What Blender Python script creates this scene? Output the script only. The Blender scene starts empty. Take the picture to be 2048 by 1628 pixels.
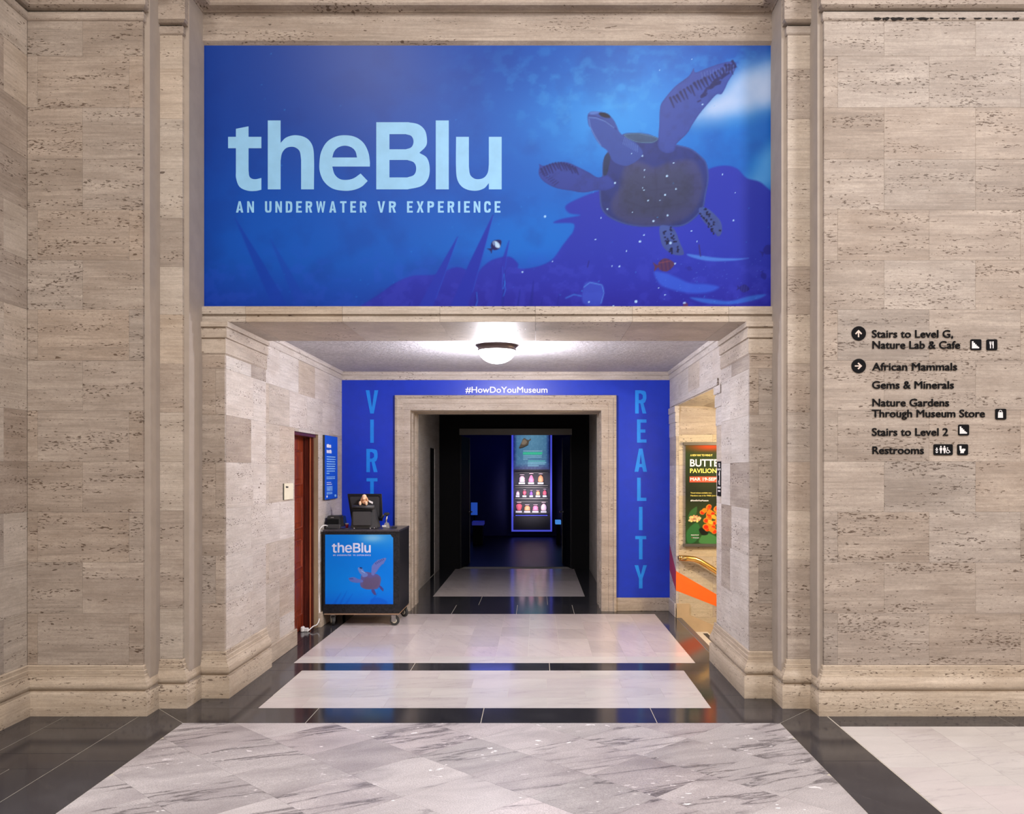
import bpy, bmesh, math, random
import numpy as np
from mathutils import Vector, Matrix, noise as mnoise

S = bpy.context.scene
COL = S.collection
PI = math.pi
random.seed(7)
RNG = np.random.RandomState(11)

# ------------------------------------------------------------------ camera
F = 1740.0            # focal length in pixels of the 2048 px wide frame
VX, VY = 1072.0, 942.0
CX, CZ = 0.357, 1.65
cd = bpy.data.cameras.new('camera')
cd.sensor_fit = 'HORIZONTAL'; cd.sensor_width = 36.0
cd.lens = F * 36.0 / 2048.0
cd.shift_x = -(VX - 1024) / 2048.0
cd.shift_y = (VY - 814) / 2048.0
cd.clip_start = 0.05; cd.clip_end = 200
cam = bpy.data.objects.new('camera', cd); COL.objects.link(cam)
cam.location = (CX, 0, CZ); cam.rotation_euler = (PI / 2, 0, 0)
S.camera = cam

# ------------------------------------------------------------------ world, view, lights
S.view_settings.view_transform = 'Standard'; S.view_settings.look = 'None'
S.view_settings.exposure = 0.0; S.view_settings.gamma = 1.0
S.view_settings.use_curve_mapping = False
S.cycles.use_denoising = True
S.cycles.max_bounces = 8; S.cycles.diffuse_bounces = 5; S.cycles.glossy_bounces = 4
S.cycles.sample_clamp_indirect = 6.0
w = bpy.data.worlds.new('world'); S.world = w; w.use_nodes = True
w.node_tree.nodes['Background'].inputs[0].default_value = (0.9, 0.93, 1.0, 1)
w.node_tree.nodes['Background'].inputs[1].default_value = 0.02

def area(name, loc, rot, sx, sy, power, col=(1, 1, 1), spread=PI):
    l = bpy.data.lights.new(name, 'AREA'); l.shape = 'RECTANGLE'; l.size = sx; l.size_y = sy
    l.energy = power; l.color = col; l.spread = spread
    o = bpy.data.objects.new(name, l); COL.objects.link(o); o.location = loc; o.rotation_euler = rot
    return o
def point(name, loc, power, col, r=0.05):
    l = bpy.data.lights.new(name, 'POINT'); l.energy = power; l.color = col; l.shadow_soft_size = r
    o = bpy.data.objects.new(name, l); COL.objects.link(o); o.location = loc
    return o
WARM = (1.0, 0.93, 0.86)
COOL = (0.95, 0.95, 1.0)
# unseen area lights added for the hall's brightness, without fixtures
area('hall_light', (-2.05, 0.0, 7.85), (0, 0, 0), 1.0, 1.0, 260, WARM)
area('hall_light', (2.2, -0.4, 7.85), (0, 0, 0), 1.4, 1.4, 260, WARM)
area('hall_light', (-6.3, 0.8, 6.2), (math.radians(25), math.radians(-55), 0), 1.8, 1.8, 400, COOL)  # cool side pair added to brighten the side faces of the piers
area('hall_light', (6.1, 0.4, 6.0), (math.radians(25), math.radians(55), 0), 1.8, 1.8, 360, COOL)
area('hall_light', (0.2, -2.6, 7.85), (0, 0, 0), 5.0, 2.5, 420, WARM)
point('stair_light', (3.1, 8.2, 1.95), 125, (1.0, 0.79, 0.50), 0.12)
area('corridor_fill', (0.0, 11.35, 2.58), (0, 0, 0), 0.9, 0.3, 13, (1.0, 0.96, 0.96))  # unseen light added to brighten the corridor walls, no fixture

# ------------------------------------------------------------------ helpers
def lin(c):
    c = np.asarray(c, float)
    return np.where(c <= 0.04045, c / 12.92, ((c + 0.055) / 1.055) ** 2.4)
def rgb(r, g, b):
    l = lin((r / 255, g / 255, b / 255)); return (float(l[0]), float(l[1]), float(l[2]), 1)

def W(px, py, Y):
    return (CX + (px - VX) * Y / F, Y, CZ - (py - VY) * Y / F)

def tag(o, label=None, cat=None, group=None, kind=None):
    if label: o['label'] = label
    if cat: o['category'] = cat
    if group: o['group'] = group
    if kind: o['kind'] = kind
    return o
def empty(name, loc, label, cat, group=None, kind=None):
    o = bpy.data.objects.new(name, None); COL.objects.link(o); o.location = loc
    o.empty_display_size = 0.05
    return tag(o, label, cat, group, kind)
def wpos(o):
    v = Vector((0, 0, 0))
    while o is not None:
        v += o.location; o = o.parent
    return v
def link_mesh(name, me, mat, parent=None, smooth=False, recenter=True):
    """me has world coordinates; the object gets its own origin at its bounds' centre"""
    n = len(me.vertices)
    co = np.empty(n * 3, 'f'); me.vertices.foreach_get('co', co); co = co.reshape(-1, 3)
    c = (co.min(0) + co.max(0)) / 2 if n else np.zeros(3)
    co -= c; me.vertices.foreach_set('co', co.ravel().astype('f'))
    me.update()
    o = bpy.data.objects.new(name, me); COL.objects.link(o)
    if mat is not None and not me.materials: me.materials.append(mat)
    if parent is not None:
        o.parent = parent
        o.location = Vector(c.tolist()) - wpos(parent)
    else:
        o.location = c.tolist()
    if smooth:
        me.polygons.foreach_set('use_smooth', [True] * len(me.polygons))
    return o
def mesh(name, V, Fc, mat, parent=None, smooth=False):
    me = bpy.data.meshes.new(name); me.from_pydata([tuple(v) for v in V], [], Fc); me.validate(); me.update()
    return link_mesh(name, me, mat, parent, smooth)
def from_bm(name, bm, mat, parent=None, smooth=False):
    bmesh.ops.recalc_face_normals(bm, faces=bm.faces)
    me = bpy.data.meshes.new(name); bm.to_mesh(me); bm.free()
    return link_mesh(name, me, mat, parent, smooth)
def bm_box(bm, x0, x1, y0, y1, z0, z1, bev=0.0, seg=1):
    vs = [bm.verts.new(p) for p in ((x0, y0, z0), (x1, y0, z0), (x1, y1, z0), (x0, y1, z0), (x0, y0, z1), (x1, y0, z1), (x1, y1, z1), (x0, y1, z1))]
    fs = [bm.faces.new([vs[i] for i in f]) for f in ((0, 3, 2, 1), (4, 5, 6, 7), (0, 1, 5, 4), (1, 2, 6, 5), (2, 3, 7, 6), (3, 0, 4, 7))]
    if bev > 0:
        es = list({e for f in fs for e in f.edges})
        bmesh.ops.bevel(bm, geom=es, offset=bev, segments=seg, affect='EDGES', profile=0.5)
    return vs
def box(name, x0, x1, y0, y1, z0, z1, mat, parent=None, bev=0.0, seg=1, smooth=False):
    bm = bmesh.new(); bm_box(bm, min(x0, x1), max(x0, x1), min(y0, y1), max(y0, y1), min(z0, z1), max(z0, z1), bev, seg)
    return from_bm(name, bm, mat, parent, smooth)
def bm_tube(bm, pts, r, n=10, close_ends=True):
    pts = [Vector(p) for p in pts]
    rings = []
    up = Vector((0, 0, 1))
    for i, p in enumerate(pts):
        d = (pts[min(i + 1, len(pts) - 1)] - pts[max(i - 1, 0)]).normalized()
        a = d.cross(up)
        if a.length < 1e-3: a = d.cross(Vector((0, 1, 0)))
        a.normalize(); b = a.cross(d).normalized()
        rr = r[i] if isinstance(r, (list, tuple)) else r
        rings.append([bm.verts.new(p + a * rr * math.cos(2 * PI * k / n) + b * rr * math.sin(2 * PI * k / n)) for k in range(n)])
    for i in range(len(rings) - 1):
        for k in range(n):
            bm.faces.new((rings[i][k], rings[i][(k + 1) % n], rings[i + 1][(k + 1) % n], rings[i + 1][k]))
    if close_ends:
        bm.faces.new(rings[0][::-1]); bm.faces.new(rings[-1])
def tube(name, pts, r, mat, parent=None, n=10):
    bm = bmesh.new(); bm_tube(bm, pts, r, n); return from_bm(name, bm, mat, parent, True)
def bm_lathe(bm, prof, cx, cy, n=48, axis='Z', c3=0.0):
    """prof: list of (r, h). axis Z: centre (cx, cy); axis Y: circle in XZ about (cx, cy=z), h along Y + c3; axis X: circle in YZ about (y=cx, z=cy), h along X"""
    rings = []
    for r, h in prof:
        ring = []
        for k in range(n):
            a = 2 * PI * k / n; u, v = r * math.cos(a), r * math.sin(a)
            if axis == 'Z': p = (cx + u, cy + v, h)
            elif axis == 'Y': p = (cx + u, h + c3, cy + v)
            else: p = (h + c3, cx + u, cy + v)
            ring.append(bm.verts.new(p))
        rings.append(ring)
    for i in range(len(rings) - 1):
        for k in range(n):
            bm.faces.new((rings[i][k], rings[i][(k + 1) % n], rings[i + 1][(k + 1) % n], rings[i + 1][k]))
    bm.faces.new(rings[0]); bm.faces.new(rings[-1])
def lathe(name, prof, cx, cy, mat, parent=None, n=48, axis='Z', smooth=True):
    bm = bmesh.new(); bm_lathe(bm, prof, cx, cy, n, axis); return from_bm(name, bm, mat, parent, smooth)
def bm_ball(bm, c, r, sub=2, rot=None):
    m = Matrix.Translation(c) @ (rot or Matrix.Identity(4)) @ Matrix.Diagonal((r[0], r[1], r[2], 1))
    bmesh.ops.create_icosphere(bm, subdivisions=sub, radius=1, matrix=m)
def prism(name, poly, y0, y1, mat, parent=None, ax='Y'):
    """extrude a polygon; ax Y: poly in (x,z); ax X: poly in (y,z); ax Z: poly in (x,y)"""
    def P(a, b, h):
        return {'Y': (a, h, b), 'X': (h, a, b), 'Z': (a, b, h)}[ax]
    bm = bmesh.new()
    A = [bm.verts.new(P(a, b, y0)) for a, b in poly]; B = [bm.verts.new(P(a, b, y1)) for a, b in poly]
    n = len(poly)
    bm.faces.new(A); bm.faces.new(B[::-1])
    for i in range(n): bm.faces.new((A[i], A[(i + 1) % n], B[(i + 1) % n], B[i]))
    return from_bm(name, bm, mat, parent)

def sweep(name, path, prof, mat, parent=None, side=1, smooth=False, flip=False, zpath=False, cap=True):
    """path: plan points (x, y); prof: (p, z) with p the stand-off towards `side` (1: left of travel). zpath: path in (x, z), profile (o, y)."""
    n = len(path); offs = []
    for i in range(n):
        def nrm(a, b):
            dx, dy = b[0] - a[0], b[1] - a[1]; L = math.hypot(dx, dy); return (-dy / L * side, dx / L * side)
        if i == 0: m = nrm(path[0], path[1])
        elif i == n - 1: m = nrm(path[-2], path[-1])
        else:
            a = nrm(path[i - 1], path[i]); b = nrm(path[i], path[i + 1])
            d = 1 + a[0] * b[0] + a[1] * b[1]; m = ((a[0] + b[0]) / d, (a[1] + b[1]) / d)
        offs.append(m)
    bm = bmesh.new(); rows = []
    for (px, py), (mx, my) in zip(path, offs):
        if zpath: rows.append([bm.verts.new((px + mx * p, z, py + my * p)) for p, z in prof])
        else: rows.append([bm.verts.new((px + mx * p, py + my * p, z)) for p, z in prof])
    for i in range(n - 1):
        for k in range(len(prof) - 1):
            bm.faces.new((rows[i][k], rows[i][k + 1], rows[i + 1][k + 1], rows[i + 1][k]))
    if cap:
        for r_ in (rows[0], rows[-1]):
            try: bm.faces.new(r_)
            except Exception: pass
    o = from_bm(name, bm, mat, parent)
    if smooth:
        o.data.polygons.foreach_set('use_smooth', [True] * len(o.data.polygons))
        try:
            md = o.modifiers.new('e', 'EDGE_SPLIT'); md.split_angle = math.radians(35)
        except Exception: pass
    return o

# ------------------------------------------------------------------ materials
class NT:
    def __init__(s, name):
        s.m = bpy.data.materials.new(name); s.m.use_nodes = True; s.t = s.m.node_tree; s.n = s.t.nodes
        s.b = s.n['Principled BSDF']
    def node(s, ty, **kw):
        x = s.n.new(ty)
        for k, v in kw.items(): setattr(x, k, v)
        return x
    def link(s, a, b): s.t.links.new(a, b)
    def math(s, op, a, b=None, c=None, clamp=False):
        x = s.node('ShaderNodeMath', operation=op); x.use_clamp = clamp
        for i, v in enumerate((a, b, c)):
            if v is None: continue
            if isinstance(v, (int, float)): x.inputs[i].default_value = v
            else: s.link(v, x.inputs[i])
        return x.outputs[0]
    def pos(s, rand=0.0):
        g = s.node('ShaderNodeNewGeometry').outputs['Position']
        if rand:
            r = s.node('ShaderNodeObjectInfo').outputs['Random']
            v = s.node('ShaderNodeCombineXYZ')
            s.link(s.math('MULTIPLY', r, rand), v.inputs[0]); s.link(s.math('MULTIPLY', r, rand * 1.7), v.inputs[1]); s.link(s.math('MULTIPLY', r, rand * 2.3), v.inputs[2])
            a = s.node('ShaderNodeVectorMath', operation='ADD'); s.link(g, a.inputs[0]); s.link(v.outputs[0], a.inputs[1]); g = a.outputs[0]
        return g
    def mapping(s, v, scale=(1, 1, 1), rot=(0, 0, 0)):
        if any(rot):
            m0 = s.node('ShaderNodeMapping'); m0.inputs['Rotation'].default_value = rot; s.link(v, m0.inputs[0]); v = m0.outputs[0]
        m = s.node('ShaderNodeMapping'); m.inputs['Scale'].default_value = scale
        s.link(v, m.inputs[0]); return m.outputs[0]
    def noise(s, v, scale=1, detail=4, rough=0.5, dist=0.0):
        x = s.node('ShaderNodeTexNoise'); x.inputs['Scale'].default_value = scale; x.inputs['Detail'].default_value = detail
        x.inputs['Roughness'].default_value = rough; x.inputs['Distortion'].default_value = dist
        s.link(v, x.inputs['Vector']); return x.outputs[0]
    def ramp(s, f, stops, interp='LINEAR'):
        x = s.node('ShaderNodeValToRGB'); x.color_ramp.interpolation = interp
        e = x.color_ramp.elements
        while len(e) < len(stops): e.new(0.5)
        for i, (p, c) in enumerate(stops):
            e[i].position = p; e[i].color = c if len(c) == 4 else (*c, 1)
        s.link(f, x.inputs[0]); return x.outputs[0]
    def maprange(s, f, a, b, c=0.0, d=1.0):
        x = s.node('ShaderNodeMapRange'); x.inputs[1].default_value = a; x.inputs[2].default_value = b
        x.inputs[3].default_value = c; x.inputs[4].default_value = d; s.link(f, x.inputs[0]); return x.outputs[0]
    def mix(s, f, a, b, mode='MIX'):
        x = s.node('ShaderNodeMix', data_type='RGBA', blend_type=mode)
        for sock, v in ((x.inputs[0], f), (x.inputs[6], a), (x.inputs[7], b)):
            if isinstance(v, (int, float)): sock.default_value = v
            elif isinstance(v, tuple): sock.default_value = v if len(v) == 4 else (*v, 1)
            else: s.link(v, sock)
        return x.outputs[2]
    def color(s, c): s.link(c, s.b.inputs['Base Color'])
    def bump(s, h, strength=0.3, dist=0.002):
        x = s.node('ShaderNodeBump'); x.inputs['Strength'].default_value = strength; x.inputs['Distance'].default_value = dist
        s.link(h, x.inputs['Height']); s.link(x.outputs[0], s.b.inputs['Normal'])

def simple(name, col, rough=0.5, metal=0.0, spec=0.5, emit=None, es=0.0, grain=0.0):
    t = NT(name); b = t.b
    b.inputs['Base Color'].default_value = col; b.inputs['Roughness'].default_value = rough
    b.inputs['Metallic'].default_value = metal; b.inputs['Specular IOR Level'].default_value = spec
    if emit is not None:
        b.inputs['Emission Color'].default_value = emit; b.inputs['Emission Strength'].default_value = es
    n = t.noise(t.pos(), 60 if grain else 8, 3, 0.6)
    g = grain or 0.06
    t.color(t.mix(1.0, t.mix(t.maprange(n, 0.3, 0.7), tuple(c * (1 - g) for c in col[:3]), tuple(min(1, c * (1 + g)) for c in col[:3])), (1, 1, 1), 'MULTIPLY'))
    return t.m

def travertine(name, dark, light, pits=0.5, tone=0.16, rough=0.55, rand=90.0, vertical=False, fine=1.0):
    t = NT(name); p = t.pos(rand)
    if vertical: p = t.mapping(p, (1, 1, 1), (0, PI / 2, 0))
    a = t.noise(t.mapping(p, (0.9, 0.9, 9)), 1.3, 6, 0.6, 0.15)
    c = t.mix(t.maprange(a, 0.32, 0.68), dark, light)
    cloud = t.noise(t.mapping(p, (1, 1, 2.4)), 2.6, 5, 0.6)
    c = t.mix(t.maprange(cloud, 0.42, 0.72, 0.0, 0.65), c, tuple(d * 0.78 * k for d, k in zip(dark[:3], (1.02, 0.96, 0.90))))
    st = t.noise(t.mapping(p, (2.5, 2.5, 70)), 1.0, 5, 0.7)
    c = t.mix(t.maprange(st, 0.48, 0.72, 0.0, 0.62 * fine), c, tuple(d * 0.62 for d in dark[:3]))
    st2 = t.noise(t.mapping(p, (3.0, 3.0, 95)), 1.0, 4, 0.6)
    c = t.mix(t.maprange(st2, 0.54, 0.74, 0.0, 0.45), c, tuple(min(1, d * 1.22) for d in light[:3]))
    mot = t.noise(t.mapping(p, (1, 1, 2.2)), 34, 3, 0.65)
    c = t.mix(t.maprange(mot, 0.35, 0.75, 0.0, 0.42), c, tuple(d * 0.66 for d in dark[:3]))
    mo2 = t.noise(t.mapping(p, (1, 1, 1.6)), 120, 2, 0.6)
    c = t.mix(t.maprange(mo2, 0.5, 0.75, 0.0, 0.35), c, tuple(d * 0.55 for d in dark[:3]))
    # open pits, dense along some beds only
    pn = t.noise(t.mapping(p, (34, 34, 120)), 1.0, 2, 0.5, 0.4)
    bed = t.noise(t.mapping(p, (1.4, 1.4, 13)), 1.0, 3, 0.6)
    thr = t.maprange(bed, 0.44, 0.60, 0.775 - 0.04 * pits, 0.635 - 0.055 * pits)
    pit = t.maprange(t.math('SUBTRACT', pn, thr), 0.0, 0.035)
    pb = t.noise(t.mapping(p, (11, 11, 34)), 1.0, 2, 0.45, 0.3)
    big = t.maprange(pb, 0.765 - 0.02 * pits, 0.79 - 0.02 * pits)
    pit = t.math('MAXIMUM', pit, big)
    c = t.mix(t.math('MULTIPLY', pit, 0.86), c, (0.085, 0.055, 0.038))
    r = t.node('ShaderNodeObjectInfo').outputs['Random']
    r2 = t.math('FRACT', t.math('MULTIPLY', r, 37.7))
    k = t.maprange(r2, 0, 1, 1 - tone, 1 + tone * 0.45)
    hs = t.node('ShaderNodeHueSaturation'); t.link(k, hs.inputs['Value']); t.link(c, hs.inputs['Color'])
    r3 = t.math('FRACT', t.math('MULTIPLY', r, 91.3)); t.link(t.maprange(r3, 0, 1, 0.85, 1.15), hs.inputs['Saturation'])
    t.color(hs.outputs[0])
    t.b.inputs['Roughness'].default_value = rough; t.b.inputs['Specular IOR Level'].default_value = 0.35
    h = t.math('SUBTRACT', t.math('MULTIPLY', st, 0.25), pit)
    t.bump(h, 0.55, 0.004)
    return t.m

def marble(name, base, dark, vein, vamt, veinw, rough, tone=0.06, vscale=1.0, speck=0.0, grain=0.0, vrot=0.0):
    t = NT(name); p = t.pos(70.0)
    cl = t.noise(t.mapping(p, (1, 2.2, 1), (0, 0, vrot)), 1.6, 5, 0.6, 0.6)
    c = t.mix(t.maprange(cl, 0.42, 0.72), base, dark)
    v1 = t.noise(t.mapping(p, (0.40 * vscale, 2.6 * vscale, 1), (0, 0, vrot)), 1.0, 7, 0.58, 0.35)
    v1 = t.math('ADD', v1, t.math('MULTIPLY', t.math('SUBTRACT', t.noise(p, 45, 3, 0.6), 0.5), 0.022))
    d = t.math('ABSOLUTE', t.math('SUBTRACT', v1, 0.52))
    vm = t.math('POWER', t.maprange(d, 0.0, veinw, 1.0, 0.0), 0.6)
    msk = t.maprange(t.noise(p, 1.6, 3, 0.5), 0.36, 0.50)
    jag = t.maprange(t.noise(p, 90, 3, 0.6), 0.35, 0.6, 0.55, 1.0)
    vm = t.math('MULTIPLY', t.math('MULTIPLY', vm, msk), jag)
    c = t.mix(t.math('MULTIPLY', vm, vamt), c, vein)
    halo = t.math('MULTIPLY', t.maprange(d, 0.0, veinw * 5, 1.0, 0.0), msk)
    c = t.mix(t.math('MULTIPLY', halo, vamt * 0.20), c, vein)
    if grain:
        g = t.noise(p, 150, 3, 0.75); c = t.mix(t.maprange(g, 0.35, 0.68, 0.0, grain), c, tuple(k * 0.62 for k in dark[:3]))
    if speck:
        sp = t.noise(t.mapping(p, (16, 30, 1)), 1.0, 2, 0.5)
        m2 = t.maprange(t.noise(p, 2.3, 2, 0.5), 0.52, 0.62)
        c = t.mix(t.math('MULTIPLY', t.maprange(sp, 0.66, 0.70), m2), c, (0.85, 0.83, 0.84))
    r = t.node('ShaderNodeObjectInfo').outputs['Random']
    r2 = t.math('FRACT', t.math('MULTIPLY', r, 53.3))
    hs = t.node('ShaderNodeHueSaturation'); t.link(t.maprange(r2, 0, 1, 1 - tone, 1 + tone), hs.inputs['Value']); t.link(c, hs.inputs['Color'])
    c = hs.outputs[0]
    if tone:
        r3 = t.math('FRACT', t.math('MULTIPLY', r, 17.9))
        c = t.mix(t.maprange(r3, 0.45, 1, 0.0, 0.35), c, t.mix(1.0, c, (1.0, 0.90, 0.95), 'MULTIPLY'))
    t.color(c)
    t.b.inputs['Roughness'].default_value = rough; t.b.inputs['Specular IOR Level'].default_value = 0.5
    t.bump(t.noise(p, 5, 2, 0.5), 0.04, 0.002)
    return t.m

M = {}
M['trav'] = travertine('travertine', (0.325, 0.270, 0.228), (0.485, 0.415, 0.355), 0.85, 0.10)
M['trav_b'] = travertine('travertine_pitted', (0.310, 0.258, 0.218), (0.475, 0.405, 0.345), 1.3, 0.10)
M['trav_s'] = travertine('travertine_smooth', (0.430, 0.368, 0.308), (0.57, 0.495, 0.425), 0.4, 0.05)
M['trav_v'] = travertine('travertine_upright', (0.47, 0.42, 0.375), (0.60, 0.545, 0.49), 0.15, 0.03, fine=0.6)
M['trav_a'] = travertine('travertine_pale', (0.52, 0.47, 0.435), (0.66, 0.61, 0.575), 0.6, 0.05)
M['trav_base'] = travertine('travertine_base', (0.42, 0.345, 0.270), (0.57, 0.485, 0.395), 0.5, 0.03)
M['trav_st'] = travertine('travertine_stair', (0.52, 0.44, 0.32), (0.64, 0.56, 0.43), 0.6, 0.05)
M['mortar'] = simple('mortar', (0.34, 0.29, 0.25, 1), 0.9)
M['grout'] = simple('pale_grout', (0.50, 0.46, 0.38, 1), 0.7)
M['slab'] = marble('grey_veined_marble', (0.540, 0.505, 0.510), (0.33, 0.30, 0.31), (0.028, 0.022, 0.028), 1.0, 0.0150, 0.40, 0.15, 1.0, 0.8, 0.75, -0.42)
M['white'] = marble('white_marble', (0.57, 0.54, 0.53), (0.50, 0.47, 0.465), (0.34, 0.32, 0.33), 0.45, 0.006, 0.22, 0.06, 1.2, 0, 0.12, -0.2)
M['white_p'] = marble('pinkish_marble', (0.56, 0.505, 0.505), (0.49, 0.44, 0.45), (0.33, 0.30, 0.31), 0.40, 0.005, 0.16, 0.09, 1.2, 0, 0.12, 1.2)
M['black'] = marble('black_marble', (0.024, 0.024, 0.030), (0.038, 0.038, 0.045), (0.13, 0.125, 0.12), 0.25, 0.0018, 0.11, 0.10, 1.3, 0, 0.0, 0.8)
M['slab'].node_tree.nodes['Principled BSDF'].inputs['Specular IOR Level'].default_value = 0.25
M['black'].node_tree.nodes['Principled BSDF'].inputs['Specular IOR Level'].default_value = 0.24
M['plaster'] = simple('ceiling_plaster', (0.44, 0.425, 0.45, 1), 0.85)
def _plaster():
    t = NT('stippled_plaster'); p = t.pos()
    n = t.noise(p, 26, 5, 0.7); n2 = t.noise(p, 3.0, 4, 0.6)
    c = t.mix(t.maprange(n, 0.35, 0.65), (0.36, 0.345, 0.37), (0.52, 0.505, 0.53))
    c = t.mix(t.maprange(n2, 0.45, 0.7, 0, 0.4), c, (0.32, 0.30, 0.32)); t.color(c)
    t.b.inputs['Roughness'].default_value = 0.9; t.bump(n, 0.8, 0.012); return t.m
M['plaster'] = _plaster()
def _wood():
    t = NT('mahogany'); p = t.pos()
    n = t.noise(t.mapping(p, (14, 14, 0.9)), 1.6, 6, 0.65, 0.8)
    c = t.ramp(n, [(0.30, rgb(74, 20, 10)), (0.52, rgb(118, 42, 20)), (0.72, rgb(150, 66, 34))]); t.color(c)
    t.b.inputs['Roughness'].default_value = 0.32; t.bump(n, 0.1, 0.001); return t.m
M['wood'] = _wood()
def _dwood():
    t = NT('dark_mahogany'); p = t.pos()
    n = t.noise(t.mapping(p, (14, 14, 0.9)), 1.6, 6, 0.65, 0.8)
    t.color(t.ramp(n, [(0.30, rgb(48, 12, 8)), (0.55, rgb(78, 24, 14)), (0.75, rgb(96, 34, 20))]))
    t.b.inputs['Roughness'].default_value = 0.35; return t.m
M['dwood'] = _dwood()
M['sign_black'] = simple('sign_black', (0.004, 0.004, 0.005, 1), 0.7, 0, 0.12)
M['sign_white'] = simple('sign_white', (0.68, 0.66, 0.67, 1), 0.5)
M['blue_vinyl'] = simple('cobalt_vinyl', rgb(6, 52, 192), 0.36, 0, 0.5)
M['blue_vinyl'].node_tree.nodes['Principled BSDF'].inputs['Roughness'].default_value = 0.38
M['cyan_print'] = simple('cyan_print', rgb(10, 136, 240), 0.4)
M['white_print'] = simple('white_print', (0.85, 0.87, 0.95, 1), 0.45)
M['pale_blue'] = simple('pale_blue_print', rgb(130, 186, 228), 0.45)
M['pale_lilac'] = simple('pale_lilac_print', rgb(205, 215, 245), 0.45)
M['bronze'] = simple('bronze', rgb(84, 70, 66), 0.42, 0.7)
M['brass'] = simple('polished_brass', (0.80, 0.53, 0.19, 1), 0.16, 1.0, grain=0.02)
M['chrome'] = simple('chrome', (0.72, 0.72, 0.74, 1), 0.15, 1.0)
M['steel'] = simple('dull_steel', (0.38, 0.38, 0.38, 1), 0.4, 0.9)
M['blk_plastic'] = simple('black_plastic', (0.020, 0.020, 0.022, 1), 0.42)
M['gry_plastic'] = simple('charcoal_plastic', (0.048, 0.048, 0.052, 1), 0.45)
M['screen'] = simple('monitor_plastic', (0.014, 0.014, 0.016, 1), 0.3)
M['laminate'] = simple('speckled_black_laminate', (0.011, 0.011, 0.014, 1), 0.4, 0, 0.3, grain=0.8)
M['plywood'] = simple('raw_board', (0.30, 0.19, 0.12, 1), 0.8)
M['rubber'] = simple('rubber', (0.03, 0.03, 0.03, 1), 0.7)
M['cream'] = simple('cream_plastic', (0.66, 0.61, 0.47, 1), 0.5)
M['white_pl'] = simple('white_plastic', (0.74, 0.73, 0.72, 1), 0.4)
M['red_pl'] = simple('red_plastic', rgb(168, 34, 52), 0.4)
M['plush'] = simple('tan_plush', rgb(214, 166, 128), 0.95, grain=0.3)
M['plush2'] = simple('light_plush', rgb(240, 200, 166), 0.95, grain=0.2)
M['blackpaint'] = simple('black_paint', (0.004, 0.004, 0.005, 1), 0.8, 0, 0.2)
M['blackdoor'] = simple('black_door_paint', (0.006, 0.006, 0.008, 1), 0.55, 0, 0.2)
M['navy'] = simple('navy_wall', (0.006, 0.008, 0.07, 1), 0.8)
M['orange'] = simple('orange_vinyl', rgb(248, 108, 26), 0.5)
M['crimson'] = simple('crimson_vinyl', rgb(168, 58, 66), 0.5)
M['rail_grey'] = simple('grey_aluminium', (0.10, 0.095, 0.09, 1), 0.4, 0.4)
M['nosing'] = simple('grey_stone', (0.075, 0.075, 0.075, 1), 0.35, grain=0.15)
M['grip'] = simple('dark_grip_strip', (0.045, 0.042, 0.04, 1), 0.8)
M['globe'] = simple('lit_glass', (1, 1, 1, 1), 0.4, emit=(1.0, 0.97, 1.0, 1), es=14)
M['blue_trim'] = simple('blue_lit_edge', (0.05, 0.06, 0.6, 1), 0.4, emit=(0.10, 0.12, 1.0, 1), es=0.55)
M['case_back'] = simple('case_interior', (0.02, 0.02, 0.03, 1), 0.6)
M['gap'] = simple('open_joint_dark', (0.012, 0.009, 0.008, 1), 0.95)

def attr_mat(name, rough=0.4, emit=0.0):
    t = NT(name); a = t.node('ShaderNodeAttribute', attribute_name='print')
    t.link(a.outputs['Color'], t.b.inputs['Base Color']); t.b.inputs['Roughness'].default_value = rough
    if emit:
        t.link(a.outputs['Color'], t.b.inputs['Emission Color']); t.b.inputs['Emission Strength'].default_value = emit
    return t.m
M['print'] = attr_mat('printed_vinyl', 0.33)
M['print'].node_tree.nodes['Principled BSDF'].inputs['Specular IOR Level'].default_value = 0.2
M['print_m'] = attr_mat('printed_card', 0.5)
M['print_m'].node_tree.nodes['Principled BSDF'].inputs['Specular IOR Level'].default_value = 0.15
M['print_lit'] = attr_mat('backlit_print', 0.4, 0.9)

# ------------------------------------------------------------------ flat print painted on a fine grid (numpy)
def vnoise(X, Y, scale, seed, oct=4, ax=1.0, ay=1.0):
    out = np.zeros_like(X); amp = 1.0; tot = 0
    rs = np.random.RandomState(seed)
    for o in range(oct):
        L = rs.rand(64, 64)
        u = X * ax / scale * 2 ** o + rs.rand() * 50; v = Y * ay / scale * 2 ** o + rs.rand() * 50
        iu = np.floor(u).astype(int); iv = np.floor(v).astype(int); fu = u - iu; fv = v - iv
        fu = fu * fu * (3 - 2 * fu); fv = fv * fv * (3 - 2 * fv)
        a = L[iv % 64, iu % 64]; b = L[iv % 64, (iu + 1) % 64]; c = L[(iv + 1) % 64, iu % 64]; d = L[(iv + 1) % 64, (iu + 1) % 64]
        out += amp * ((a * (1 - fu) + b * fu) * (1 - fv) + (c * (1 - fu) + d * fu) * fv); tot += amp; amp *= 0.5
    return out / tot
def smooth_poly(P, n=5):
    P = np.asarray(P, float); N = len(P); out = []
    for i in range(N):
        p0, p1, p2, p3 = P[i - 1], P[i], P[(i + 1) % N], P[(i + 2) % N]
        for k in range(n):
            t = k / n
            out.append(0.5 * ((2 * p1) + (-p0 + p2) * t + (2 * p0 - 5 * p1 + 4 * p2 - p3) * t * t + (-p0 + 3 * p1 - 3 * p2 + p3) * t ** 3))
    return np.array(out)
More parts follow.
